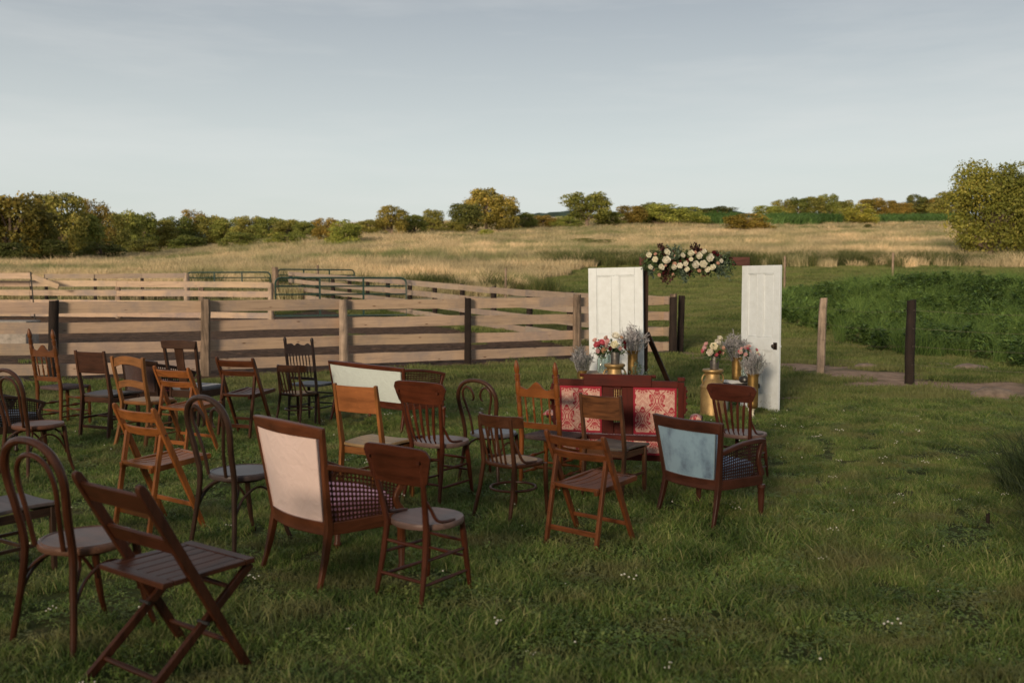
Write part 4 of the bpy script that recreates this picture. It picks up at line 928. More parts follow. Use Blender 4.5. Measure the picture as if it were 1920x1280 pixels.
for k in range(420):
    px_ = q.uniform(1210, 1363); b0 = gpix(px_, 490 + q.uniform(-10, 12), .02); e_ = gpix(px_ + q.uniform(-16, 20), 490 + q.uniform(-26, 34) * (1 - .25 * abs(px_ - 1288) / 80), -.08 + q.uniform(-.05, .1)); S.append((b0, e_))
obj('foliage', sprays(41, S, m_fol, .04), None, gl)
S = []
for (px_, py_) in ((1236, 458), (1242, 457), (1247, 461), (1298, 457), (1303, 459), (1310, 462), (1296, 463), (1306, 457), (1345, 472), (1351, 478), (1246, 527), (1252, 529), (1241, 524), (1256, 520), (1285, 513), (1292, 516), (1320, 517), (1328, 514), (1280, 508)):
    for k in range(4): S.append((gpix(px_ * .6 + (1249 if px_ < 1275 else 1312) * .4, 490, 0), gpix(px_ + q.uniform(-3, 3), py_ + q.uniform(-3, 3), -.07)))
obj('burgundy_foliage', sprays(42, S, m_burg, .045), None, gl)
S = []
for k in range(40):
    s_ = q.random(); S.append((gpix(1340, 492, -.02), gpix(1345 + 25 * q.random(), 470 + 58 * s_, -.10)))
for k in range(20): S.append((gpix(1262 + q.uniform(-8, 8), 486), gpix(1262 + q.uniform(-14, 16), 462 + q.uniform(-4, 8), -.05)))
for k in range(14): S.append((gpix(1275, 500), gpix(1284 + q.uniform(-6, 6), 528 + q.uniform(-6, 6), -.08)))
for k in range(12): S.append((gpix(1222, 500), gpix(1222 + q.uniform(-10, 6), 515 + q.uniform(-6, 10), -.08)))
obj('eucalyptus', sprays(43, S, m_euc, .038), None, gl)

# ------------------------------------------------------------------ vases, milk cans and stands
m_brass = plain('brushed_brass', (.34, .21, .075), .42, metal=.85, noise=.35, nscale=9); m_gold = plain('gold_paint', (.36, .235, .10), .5, metal=.6, noise=.35, nscale=6, c2=(.24, .155, .065)); m_tin = plain('tarnished_tin', (.20, .18, .17), .45, metal=.8, noise=.4, nscale=12)
def glassmat():
    m, n, l, b = newmat('bottle_glass'); b.inputs['Base Color'].default_value = (.80, .90, .86, 1); b.inputs['Roughness'].default_value = .06; b.inputs['Transmission Weight'].default_value = .92; b.inputs['IOR'].default_value = 1.3; return m
m_glass = glassmat()
def shell(mb, prof, n=24):           # open vessel: outer profile then inner wall
    inner = [(max(r - .004, .001), z) for r, z in reversed(prof[1:])]; return mb.lathe(prof + inner, n=n)
def brass_vase(x, y, z, h, r, label, foot=False):
    t_ = thing('brass_vase', label, 'vase', (x, y, z), 0, 'tall brass cylinder vases'); mb = MB(); z0 = .14 if foot else 0
    shell(mb, [(r * .75, z0), (r * .96, z0 + .02), (r, z0 + .06), (r * 1.0, h * .5), (r * .99, h - .05), (r * 1.06, h - .02), (r * 1.12, h)]); obj('body', mb, m_brass, t_)
    mb = MB(); mb.tube([(r * 1.12 * math.cos(k * .2618), r * 1.12 * math.sin(k * .2618), h) for k in range(24)], .005, 6, closed=True); obj('rim', mb, m_brass, t_)
    if foot:
        mb = MB(); mb.lathe([(.055, 0), (.058, .01), (.03, .03), (.016, .07), (.022, .09), (.02, .105), (.035, .125), (.05, .142)], n=20); obj('foot', mb, plain('ivory_enamel', (.62, .56, .42), .4), t_)
    return t_
def milk_can(x, y, h, r, label):
    t_ = thing('milk_can', label, 'milk can', (x, y, 0), 0, 'gold painted milk cans'); s = h / .66
    mb = MB(); mb.lathe([(r * .97, 0), (r, .012 * s), (r, .03 * s), (r * .985, .04 * s), (r * .985, .40 * s), (r * 1.01, .405 * s), (r * 1.01, .42 * s), (r * .97, .43 * s), (r * .85, .475 * s), (r * .66, .52 * s), (r * .60, .535 * s), (r * .58, .60 * s)], n=36); obj('body', mb, m_gold, t_)
    mb = MB(); mb.lathe([(r * .585, .598 * s), (r * .66, .605 * s), (r * .84, .625 * s), (r * .88, .64 * s), (r * .86, .655 * s), (r * .80, .662 * s), (r * .1, .658 * s)], n=36); obj('lid', mb, m_gold, t_)
    for sg in (-1, 1):
        mb = MB(); mb.tube(spline([(sg * r * .62, 0, .59 * s), (sg * r * .85, 0, .585 * s), (sg * r * 1.02, 0, .53 * s), (sg * r * .93, 0, .465 * s)], 5), .012, 8); obj('handle', mb, m_gold, t_)
    t_.rotation_euler.z = .35; return t_
def tin_pot(x, y, z, h, r, label):
    t_ = thing('tin_pot', label, 'pot', (x, y, z), 0, 'tin pots on the milk cans'); mb = MB(); shell(mb, [(r * .92, 0), (r * .95, .005), (r, h * .5), (r * 1.02, h)], 20); obj('body', mb, m_tin, t_); mb = MB(); mb.tube([(r * 1.03 * math.cos(k * .314), r * 1.03 * math.sin(k * .314), h) for k in range(20)], .004, 6, closed=True); obj('rim', mb, m_tin, t_)
def glass_jar(x, y, z, h, r, label):
    t_ = thing('glass_jar', label, 'jar', (x, y, z), 0, 'tall clear glass jars'); mb = MB(); shell(mb, [(r * .8, 0), (r, .012), (r, h * .72), (r * .72, h * .84), (r * .70, h * .9), (r * .82, h * .92), (r * .82, h)], 24); obj('body', mb, m_glass, t_)
    mb = MB()
    for k in range(8): a = k * .785; mb.tube([(.5 * r * math.cos(a), .5 * r * math.sin(a), .02), (.3 * r * math.cos(a + 2), .3 * r * math.sin(a + 2), h * .98)], .0025, 4)
    obj('flower_stem', mb, m_stem, t_)
D1 = 13.15
Xp = lambda px, D: (px - 960) / F_PX * D
brass_vase(Xp(1092, D1), D1, 0, .585, .07, 'brass vase standing farthest left, outside the left door'); sea_lavender((Xp(1092, D1), D1, .56), .33, .17, 1, 'sea lavender in the brass vase farthest left')
milk_can(Xp(1153, 12.9), 12.9, .70, .165, 'gold milk can before the left door, mostly behind the red settee')
tin_pot(Xp(1154, 12.9), 12.9, .70, .165, .062, 'tin pot on the left milk can')
bouquet((Xp(1154, 12.9), 12.9, .86), 'bouquet of white and wine blooms on the left milk can', [(0.0, -.05, .21, .075, 'white'), (-.02, -.10, .11, .065, 'white'), (-.10, -.04, .14, .05, 'pale'), (.11, -.05, .13, .04, 'wine'), (-.07, -.09, .06, .04, 'wine'), (.07, -.06, .20, .035, 'blush'), (-.12, 0, .19, .045, 'blush'), (.12, 0, .07, .04, 'wine'), (.05, -.09, .06, .035, 'pale'), (.02, .05, .2, .05, 'white')], .16, .24, 5)
mb = MB(); mb.box((0, 0, .26), (.5, .4, .52)); st_ = thing('crate', 'wooden crate hidden behind the red settee under the glass jars', 'crate', (Xp(1128, 13.45), 13.45, 0))
for k in range(4):
    mb = MB(); mb.box((0, -.2, .07 + .13 * k), (.5, .015, .11)); obj('slat', mb, m_post, st_, .002); mb = MB(); mb.box((0, .2, .07 + .13 * k), (.5, .015, .11)); obj('slat', mb, m_post, st_, .002)
for sx in (-1, 1): mb = MB(); mb.box((sx * .25, 0, .26), (.015, .37, .52)); obj('end_panel', mb, m_post, st_)
mb = MB(); mb.box((0, 0, .528), (.56, .46, .016)); obj('lid', mb, m_lightpost, st_, .003)
glass_jar(Xp(1128, 13.35), 13.35, .537, .26, .058, 'tall ribbed glass jar beside the left milk can'); glass_jar(Xp(1142, 13.55), 13.55, .537, .24, .055, 'glass jar half hidden behind the left tin pot')
bouquet((Xp(1128, 13.35), 13.35, .79), 'loose pink bouquet in the tall left glass jar', [(-.06, -.05, .14, .06, 'pink'), (.0, -.06, .17, .06, 'pink'), (.05, -.04, .13, .05, 'pale'), (-.09, -.03, .2, .045, 'pale'), (.02, -.06, .07, .05, 'blush'), (-.05, -.06, .06, .04, 'pale'), (.07, 0, .2, .05, 'pink')], .13, .24, 6)
brass_vase(Xp(1187, 13.4), 13.4, 0, .845, .073, 'tall brass vase touching the right stile of the left door'); sea_lavender((Xp(1187, 13.4), 13.4, .82), .37, .21, 2, 'largest sea lavender bunch, in front of the left door')
t_ = thing('glass_bottle', 'low glass bottle with eucalyptus behind the red settee', 'bottle', (Xp(1196, 12.9), 12.9, 0)); mb = MB(); shell(mb, [(.05, 0), (.055, .01), (.055, .24), (.03, .32), (.03, .40)], 20); obj('body', mb, m_glass, t_)
S = []; q = random.Random(3)
for k in range(26): a = q.random() * 6.28; u = q.random() ** .6; S.append(((0, 0, .38), (math.cos(a) * u * .24, math.sin(a) * u * .2, .40 + .36 * q.random() * (1.2 - u * .5))))
tag(obj('eucalyptus_sprigs', sprays(44, S, m_euc, .034), None), 'silvery eucalyptus sprigs low beside the left door strut', 'greenery').location = (Xp(1196, 12.9), 12.9, 0)
# right hand group
milk_can(Xp(1338, 12.75), 12.75, .64, .165, 'gold milk can standing in full view right of the red settee')
tin_pot(Xp(1341, 12.75), 12.75, .642, .175, .062, 'tin pot on the right milk can')
bouquet((Xp(1341, 12.75), 12.75, .81), 'bouquet of white and peach blooms on the right milk can', [(-.03, -.09, .14, .065, 'white'), (-.07, -.08, .07, .06, 'white'), (.05, -.05, .24, .055, 'white'), (0.02, -.06, .19, .055, 'white'), (-.13, -.03, .12, .045, 'pale'), (-.12, -.05, .17, .04, 'pale'), (.09, -.07, .12, .04, 'blush'), (.04, -.09, .07, .035, 'wine'), (.0, -.1, .04, .03, 'pink'), (.1, 0, .05, .04, 'blush'), (-.15, 0, .08, .04, 'pink')], .17, .25, 7)
# white legged stool with cloth
sx_, sy_ = Xp(1390, 13.35), 13.15
stl = thing('stool', 'small dark stool with four pale turned legs behind a brown chair', 'stool', (Xp(1378, 13.1), 13.1, 0)); mb = MB(); mb.box((.07, 0, .39), (.50, .34, .06)); obj('seat', mb, m_dark, stl, .006); m_iv = plain('pale_leg', (.55, .56, .50), .45)
for lx, ly in ((-.14, -.15), (-.06, .12), (.18, -.15), (.28, .13)):
    mb = MB(); mb.turned((lx, ly, .36), (lx, ly, 0), [(0, .022), (.1, .028), (.15, .016), (.25, .024), (.6, .016), (.9, .012), (1, .014)], 10); obj('leg', mb, m_iv, stl)
mb = MB(); mb.sheet(lambda u, v: (-.22 + .44 * u, -.2 + .4 * v, .432 + .012 * math.sin(9 * u + 5 * v) - (.10 * max(0, .25 - u) / .25) - .12 * max(0, .18 - v) / .18), 16, 14, .004)
cl_ = tag(obj('cloth', mb, fabric((.62, .59, .55), .15)), 'crumpled pale cloth draped over the small stool', 'cloth'); cl_.location = (Xp(1381, 13.1), 13.1, 0); cl_.rotation_euler.z = .3
mb = MB(); mb.lathe([(.07, 0), (.085, .02), (.085, .05), (.07, .075), (.02, .085)], n=24); tag(obj('round_tin', mb, plain('black_tin', (.02, .017, .015), .35)), 'black round tin lying on the cloth behind the brown chair', 'tin').location = (Xp(1399, 12.95), 12.95, .445)
brass_vase(Xp(1383, 13.3), 13.3, .44, .32, .068, 'brass vase standing on the cloth left of the right door'); sea_lavender((Xp(1380, 13.3), 13.3, .74), .33, .20, 3, 'sea lavender in the brass vase on the cloth')
glass_jar(Xp(1399, 13.1), 13.1, .45, .31, .055, 'glass jar of pink flowers standing on the cloth')
q = random.Random(12); bl = []
for k in range(26): a = q.random() * 6.28; u = q.random() ** .5; bl.append((math.cos(a) * .15 * u, -.06 + math.sin(a) * .11 * u, .17 - .12 * u * u + .03 * q.random(), q.uniform(.02, .035), q.choice(['pink', 'pale', 'pale', 'white'])))
bouquet((Xp(1402, 13.1), 13.1, .75), 'domed bouquet of small pink and white flowers by the right door', bl, .13, .2, 8)
brass_vase(Xp(1414, 12.5), 12.5, 0, .60, .071, 'footed brass vase on an ivory stem before the right door', True); sea_lavender((Xp(1414, 12.5), 12.5, .58), .30, .17, 4, 'sea lavender in the footed brass vase at the right door')

# ------------------------------------------------------------------ chairs
# every chair is built in its own frame: rear feet centred on the origin, facing +y, x to the right
def chair(name, label, px, py, alpha, sc, group=None, cat='chair'):
    x, y = ground(px, py); k = 1.79 / 1.83      # the photograph shows the feet only above about 4 cm of grass
    sc = tuple(v * 1.03 for v in (sc if hasattr(sc, '__len__') else (sc,) * 3)); return thing(name, label, cat, (x * k, y * k, 0), -R(alpha), group, sc)
AMBER = (.165, .058, .017); OAK = (.25, .105, .038); BROWN = (.08, .027, .014); REDBR = (.080, .022, .011); DARK = (.028, .013, .009); TEAK = (.20, .072, .030); UMBER = (.042, .018, .011); FOLDBR = (.125, .044, .019)
m_cane = plain('cane_weave', (.36, .23, .13), .7, noise=.3, nscale=60); m_rush = plain('rush_seat', (.085, .05, .045), .8, noise=.4, nscale=40)
def rods(root, lst, mat, name='stretcher', r=.010, n=8):
    for a, b_ in lst:
        mb = MB(); a, b_ = Vector(a), Vector(b_); mb.turned(a, b_, [(0, r * .8), (.5, r * 1.15), (1, r * .8)], n); obj(name, mb, mat, root)

def folding(label, px, py, al, sc, c, light_back=False, group='slatted folding chairs'):
    t = chair('folding_chair', label, px, py, al, sc, group); W = .21; mz, mx, my = wood(c, 'z'), wood(c, 'x'), wood(c, 'y')
    P0, P1 = Vector((0, .38, 0)), Vector((0, .035, .80))
    at_ = lambda z: P0.lerp(P1, z / .80)
    for s in (-1, 1):
        mb = MB(); mb.ribbon([at_(0) + Vector((s * W, 0, 0)), at_(.40) + Vector((s * W, 0, 0)), at_(.76) + Vector((s * W, 0, 0)), at_(.79) + Vector((s * W, 0, 0)), at_(.805) + Vector((s * W, 0, 0))], [.024] * 5, [.030, .038, .036, .030, .014], (1, 0, 0)); obj('post', mb, mz, t, .003)
        pz = at_(.63) + Vector((s * (W - .026), .0, 0)); mb = MB(); mb.bar(pz, (s * (W - .026), 0, 0), .022, .03); obj('rear_leg', mb, mz, t, .003)
        mb = MB(); mb.bar((s * (W - .052), .035, .415), (s * (W - .052), .47, .445), .024, .036); obj('seat_rail', mb, my, t, .003)
        mb = MB(); mb.tube([at_(.63) + Vector((s * (W + .014), 0, 0)), at_(.63) + Vector((s * (W - .04), 0, 0))], .006, 8); obj('bolt', mb, m_nail, t)
    Wi = W - .012
    for z0, h_, bow in ((.742, .062, .035), (.645, .050, .035)):
        mb = MB(); mb.sheet(lambda u, v: at_(z0 + (v - .5) * h_) + Vector(((u - .5) * 2 * Wi, -bow * math.sin(math.pi * u), 0)), 12, 2, .014); obj('back_slat', mb, mx, t, .002)
    n = 5; wi = 2 * (W - .068); y0, y1 = .06, .46
    def dip(x, y): return .438 + .03 * (y - .05) - .012 * math.cos(math.pi * (y - .25) / .4) - .006 * math.cos(math.pi * x / .3)
    for k in range(n):
        xa = -wi / 2 + wi * k / n + .002; xb = -wi / 2 + wi * (k + 1) / n - .002
        mb = MB(); mb.sheet(lambda u, v: (xa + (xb - xa) * u, y0 + .02 + (y1 - y0 - .04) * v, dip(xa, y0 + (y1 - y0) * v)), 1, 8, .010); obj('seat_slat', mb, my, t, .001)
    for yy in (y0, y1):
        mb = MB(); mb.sheet(lambda u, v: ((u - .5) * 2 * (W - .04), yy + (v - .5) * .03, dip((u - .5) * .3, yy) - .004), 8, 1, .024); obj('seat_rail', mb, mx, t, .002)
    mb = MB(); mb.bar((-W + .035, .038, .13), (W - .035, .038, .13), .036, .012, (0, 0, 1)); obj('stretcher', mb, mx, t, .002)
    p = at_(.16); mb = MB(); mb.bar((-W + .01, p.y, p.z), (W - .01, p.y, p.z), .028, .012, (0, 0, 1)); obj('stretcher', mb, mx, t, .002)
    return t

def crossleg(label, px, py, al, sc, c):
    t = chair('folding_chair', label, px, py, al, sc); mz, mx, my = wood(c, 'z'), wood(c, 'x'), wood(c, 'y'); W = .215
    P0, P1 = Vector((0, .46, 0)), Vector((0, -.01, .83)); at_ = lambda z: P0.lerp(P1, z / .83)
    for s in (-1, 1):
        o_ = Vector((s * W, 0, 0)); mb = MB(); mb.ribbon([at_(0) + o_, at_(.40) + o_, at_(.79) + o_, at_(.82) + o_, at_(.835) + o_], .026, [.034, .042, .042, .036, .016], (1, 0, 0)); obj('post', mb, mz, t, .004)
        mb = MB(); mb.bar((s * (W - .028), .50, .42), (s * (W - .028), -.02, 0), .022, .036); obj('cross_leg', mb, mz, t, .004)
        mb = MB(); mb.tube([(s * (W + .015), .262, .245), (s * (W - .05), .262, .245)], .007, 8); obj('bolt', mb, m_nail, t)
    Wi = W - .012
    for z0, h_ in ((.755, .078), (.575, .062)):
        mb = MB(); mb.sheet(lambda u, v: at_(z0 + (v - .5) * h_) + Vector(((u - .5) * 2 * Wi, -.004, 0)), 2, 1, .016); obj('back_slat', mb, mx, t, .003)
    y0, y1 = .08, .50
    for k in range(5):
        xa = -.165 + .33 * k / 5 + .0025; xb = -.165 + .33 * (k + 1) / 5 - .0025; mb = MB(); mb.box(((xa + xb) / 2, (y0 + y1) / 2, .437), (xb - xa, y1 - y0 - .09, .016)); obj('seat_slat', mb, my, t, .002)
    for s in (-1, 1): mb = MB(); mb.box((s * .192, (y0 + y1) / 2 , .437), (.046, y1 - y0 - .09, .02)); obj('seat_rail', mb, my, t, .003)
    for yy in (y0 + .02, y1 - .02): mb = MB(); mb.box((0, yy, .437), (.43, .046, .022)); obj('seat_rail', mb, mx, t, .003)
    rods(t, [((-W + .03, .07, .075), (W - .03, .07, .075)), ((-W + .03, .405, .345), (W - .03, .405, .345)), ((-W, .385, .13), (W, .385, .13))], mx, r=.011)
    return t

def bentwood(label, px, py, al, sc, c, curls=True, seatc=None, group='bentwood hoop chairs'):
    t = chair('bentwood_chair', label, px, py, al, sc, group); m = wood(c, 'z', .35, .4, 1, .4); ms = wood(seatc or c, 'x', .38, .35, .5, .35)
    def bk(x, z):                       # back plane: splayed foot, then leaning back
        y = -.045 * max(0, 1 - z / .42) ** 1.3 + .045 - (.16 * max(0, (z - .45)) ** 1.0) * (1 + .25 * max(0, z - .45))
        return Vector((x, y, z))
    L = [(-.215, 0), (-.197, .15), (-.178, .30), (-.168, .45), (-.178, .60), (-.200, .74), (-.192, .82), (-.15, .885), (-.08, .922), (0, .932)]
    pts = [bk(*p) for p in L] + [bk(-x, z) for x, z in reversed(L[:-1])]; mb = MB(); sp_ = spline(pts, 5); nn = len(sp_); mb.tube(sp_, [.0135 + .005 * math.sin(math.pi * min(i, nn - 1 - i) / nn * 1.6) for i in range(nn)], 10); obj('back_hoop', mb, m, t)
    if curls:
        for s in (-1, 1):
            C = [(.085, .45), (.095, .58), (.125, .70), (.148, .78), (.142, .84), (.105, .872), (.062, .855), (.038, .81), (.042, .765), (.062, .755)]
            mb = MB(); sp_ = spline([bk(s * x, z) + Vector((0, .004, 0)) for x, z in C], 5); mb.tube(sp_, [.0105] * (len(sp_) - 8) + [.0095, .009, .0085, .008, .0075, .007, .006, .005], 8); obj('inner_curl', mb, m, t)
    else:
        C = [(-.10, .45), (-.112, .60), (-.128, .72), (-.115, .80), (-.07, .85), (0, .868)]; pts = [bk(x, z) + Vector((0, .004, 0)) for x, z in C] + [bk(-x, z) + Vector((0, .004, 0)) for x, z in reversed(C[:-1])]; mb = MB(); mb.tube(spline(pts, 5), .0115, 8); obj('inner_hoop', mb, m, t)
    mb = MB(); mb.disc((0, .235, 0), .205, .205, .425, .455, 36, .006); s_ = obj('seat', mb, ms, t)
    mb = MB(); mb.tube([(.188 * math.cos(k * .1745), .235 + .188 * math.sin(k * .1745), .4555) for k in range(36)], .0035, 6, closed=True); obj('seat_ring', mb, ms, s_)
    for s in (-1, 1):
        mb = MB(); mb.tube(spline([(s * .148, .375, .43), (s * .158, .392, .25), (s * .17, .42, .10), (s * .185, .455, 0)], 4), [.018] * 4 + [.016] * 4 + [.0135] * 4 + [.011], 10); obj('front_leg', mb, m, t)
        # quarter-hoop braces below the seat
        mb = MB(); mb.tube(spline([(s * .152, .385, .20), (s * .15, .375, .30), (s * .125, .35, .37), (s * .05, .33, .415)], 4), .008, 6); obj('leg_brace', mb, m, t)
        mb = MB(); mb.tube(spline([(s * .19, .02, .18), (s * .178, .045, .30), (s * .135, .10, .375), (s * .05, .15, .415)], 4), .008, 6); obj('leg_brace', mb, m, t)
        mb = MB(); mb.tube(spline([(s * .19, .02, .20), (s * .182, .09, .32), (s * .175, .20, .375), (s * .165, .30, .34), (s * .155, .385, .22)], 4), .008, 6); obj('leg_brace', mb, m, t)
    mb = MB(); mb.tube([(.125 * math.cos(k * .262), .235 + .125 * math.sin(k * .262), .408) for k in range(24)], .010, 6, closed=True); obj('under_ring', mb, m, t)
    return t

def plyback(label, px, py, al, sc, c, seatc=None, panelc=None, ph=.19, group='plywood backed school chairs', panel_dark=.45):
    t = chair('school_chair', label, px, py, al, sc, group); mz, mx, my = wood(c, 'z'), wood(c, 'x'), wood(c, 'y'); ms = wood(seatc or c, 'x', .5, .35); mp_ = wood(panelc or c, 'x', .55, panel_dark, .8); W = .185
    pos = lambda z: Vector((0, (.05 - .05 * (1 - min(1, z / .42)) ** 1.2) - max(0, z - .43) * .17, z))
    for s in (-1, 1):
        o_ = Vector((s * W, 0, 0)); mb = MB(); mb.ribbon([pos(z) + o_ for z in (0, .15, .30, .43, .60, .75, .875)], .024, [.030, .036, .042, .044, .036, .03, .022], (1, 0, 0)); obj('rear_leg', mb, mz, t, .003)
        mb = MB(); mb.ribbon([(s * (W - .005), .395, .415), (s * W, .395, 0)], .032, [.034, .024], (1, 0, 0)); obj('front_leg', mb, mz, t, .003)
        mb = MB(); mb.bar((s * (W - .004), .07, .385), (s * (W - .004), .38, .385), .018, .05); obj('apron', mb, my, t, .002)
        mb = MB(); mb.bar((s * W, .045, .20), (s * W, .39, .20), .012, .022); obj('stretcher', mb, my, t, .002)
        mb = MB(); mb.tube([pos(.41) + o_ + Vector((s * .009, -.0, 0)), pos(.41) + o_ + Vector((s * .014, 0, 0))], .006, 8); obj('bolt', mb, m_nail, t)
    mb = MB(); mb.sheet(lambda u, v: pos(.862 - ph + ph * v) + Vector(((u - .5) * 2 * (W - .013), -.018 * math.sin(math.pi * u) , 0)), 10, 3, .013); obj('back_panel', mb, mp_, t, .002)
    mb = MB(); mb.sheet(lambda u, v: ((u - .5) * (.37 + .05 * v), .055 + .375 * v, .428 + .010 * math.sin(math.pi * v * .9) - .008 * math.sin(math.pi * u)), 10, 8, .022); obj('seat', mb, ms, t, .005)
    for yy, zz in ((.06, .385), (.40, .385)): mb = MB(); mb.bar((-W + .018, yy, zz), (W - .018, yy, zz), .05, .018, (0, 0, 1)); obj('apron', mb, mx, t, .002)
    mb = MB(); mb.bar((-W, .22, .20), (W, .22, .20), .012, .022, (0, 1, 0)); obj('stretcher', mb, mx, t, .002)
    mb = MB(); mb.bar((-W + .012, .025, .12), (W - .012, .025, .12), .03, .012, (0, 0, 1)); obj('stretcher', mb, mx, t, .002)
    return t

def pressed(label, px, py, al, sc, c, slats=5, crest_h=.155, top=.90, seatc=None, sup=2.4, group='brown crest back chairs', arms=True):
    """crest board with flared ears, flat slats, round seat, bent hip braces, many stretchers"""
    t = chair('crest_back_chair', label, px, py, al, sc, group); mz, mx = wood(c, 'z', .36, .4, 1, .35), wood(c, 'x', .36, .4, .7, .35); ms = wood(seatc or c, 'x', .40, .3, .5, .3)
    pos = lambda z: (.055 - .075 * (1 - min(1, z / .42)) ** 1.25) - max(0, z - .43) * .20
    wx = lambda z: .150 + .025 * (1 - min(1, z / .42)) + .045 * min(1, max(0, z - .43) / .42)
    for s in (-1, 1):
        P = [Vector((s * wx(z), pos(z), z)) for z in (0, .12, .25, .43, .58, .72, top - .05)]; mb = MB(); mb.tube(P, [.012, .0145, .017, .019, .0165, .015, .011], 10); obj('rear_leg', mb, mz, t)
        mb = MB(); mb.turned((s * .135, .365, .425), (s * .165, .405, 0), [(0, .016), (.25, .019), (.6, .0165), (1, .011)]); obj('front_leg', mb, mz, t)
        if arms: mb = MB(); mb.tube(spline([(s * (wx(.6) + .004), pos(.6) + .004, .60), (s * (wx(.55) + .012), pos(.52) + .03, .54), (s * .19, .10, .478), (s * .192, .17, .462), (s * .185, .25, .458)], 4), [.006] + [.010] * 14 + [.008, .006], 6); obj('hip_brace', mb, mz, t)
        for q_ in ((.965, .0), ):
            mb = MB(); mb.tube([(s * wx(.8), pos(top - .07) - .022, top - .07), (s * wx(.8), pos(top - .07) - .030, top - .07)], .010, 8); obj('screw_cap', mb, mz, t)
    o_ = []; n = 14; hw = .250; hb = .205; h0 = top - crest_h; r_ = .045
    for k in range(9): u = k / 8; o_.append((-hb + 2 * hb * u, h0 + .0))
    for a in range(1, 7): u = a / 6; o_.append((hb + (hw - hb) * math.sin(u * 1.57), h0 + (crest_h - r_) * u))
    for a in range(1, 6): u = a / 5 * 1.57; o_.append((hw - r_ + r_ * math.cos(u), top - r_ + r_ * math.sin(u)))
    for k in range(1, 10): u = k / 10; o_.append(((hw - r_) * (1 - 2 * u), top + .010 * math.sin(math.pi * u)))
    for a in range(6): u = (1 - a / 5) * 1.57; o_.append((-(hw - r_) - r_ * math.cos(u), top - r_ + r_ * math.sin(u)))
    for a in range(5, 0, -1): u = a / 6; o_.append((-(hb + (hw - hb) * math.sin(u * 1.57)), h0 + (crest_h - r_) * u))
    # curved crest as strips so that it bends smoothly
    mb = MB()
    def edge(x):
        xs = abs(x); lo = h0 if xs < hb else h0 + (crest_h - r_) * (xs - hb) / (hw - hb); hi = top + .010 * math.cos(math.pi * x / (2 * hw)) if xs < hw - r_ else top - r_ + math.sqrt(max(0, r_ * r_ - (xs - hw + r_) ** 2)); return lo, hi
    def fn(u, v):
        x = -hw + 2 * hw * (.5 - .5 * math.cos(math.pi * u)) if False else -hw + 2 * hw * u
        lo, hi = edge(x * .999); z = lo + (hi - lo) * v; return Vector((x, pos(z) - .020 + .030 * (2 * abs(x) / .50) ** 2, z))
    mb.sheet(fn, 26, 4, .014); obj('crest_board', mb, mx, t, .002)
    if slats:
        for k in range(slats):
            u = (k + .5) / slats - .5; mb = MB(); xt, xb = u * .335, u * .235
            P = [Vector((xb + (xt - xb) * w_, pos(.455 + (h0 - .44) * w_) - (.012 if w_ > .05 else 0) - .01 * math.sin(math.pi * w_), .452 + (h0 - .44) * w_)) for w_ in (0, .08, .14, .4, .7, .86, .92, 1)]
            mb.ribbon(P, [.009, .010, .021, .023, .025, .024, .012, .010], .009); obj('slat', mb, mz, t, .002)
        mb = MB(); mb.tube(spline([(-.16, pos(.66), h0 - .045 + .03), (0, pos(.66) - .03, h0 - .03 + .015), (.16, pos(.66), h0 - .045 + .03)], 4), .006, 6)
    mb = MB(); mb.disc((0, .225, 0), .205, .20, .418, .452, 40, .007, sup); obj('seat', mb, ms, t)
    lg = lambda s, z: Vector((s * (.165 - .03 * z / .425), .405 - .04 * z / .425, z)); rl = lambda s, z: Vector((s * wx(z), pos(z), z))
    rods(t, [(lg(-1, .30), lg(1, .30)), (lg(-1, .21), lg(1, .21)), (rl(-1, .33), rl(1, .33)), (rl(-1, .15), rl(1, .15))] + [(rl(s, z0), lg(s, z0)) for s in (-1, 1) for z0 in (.26, .13)], mx)
    return t

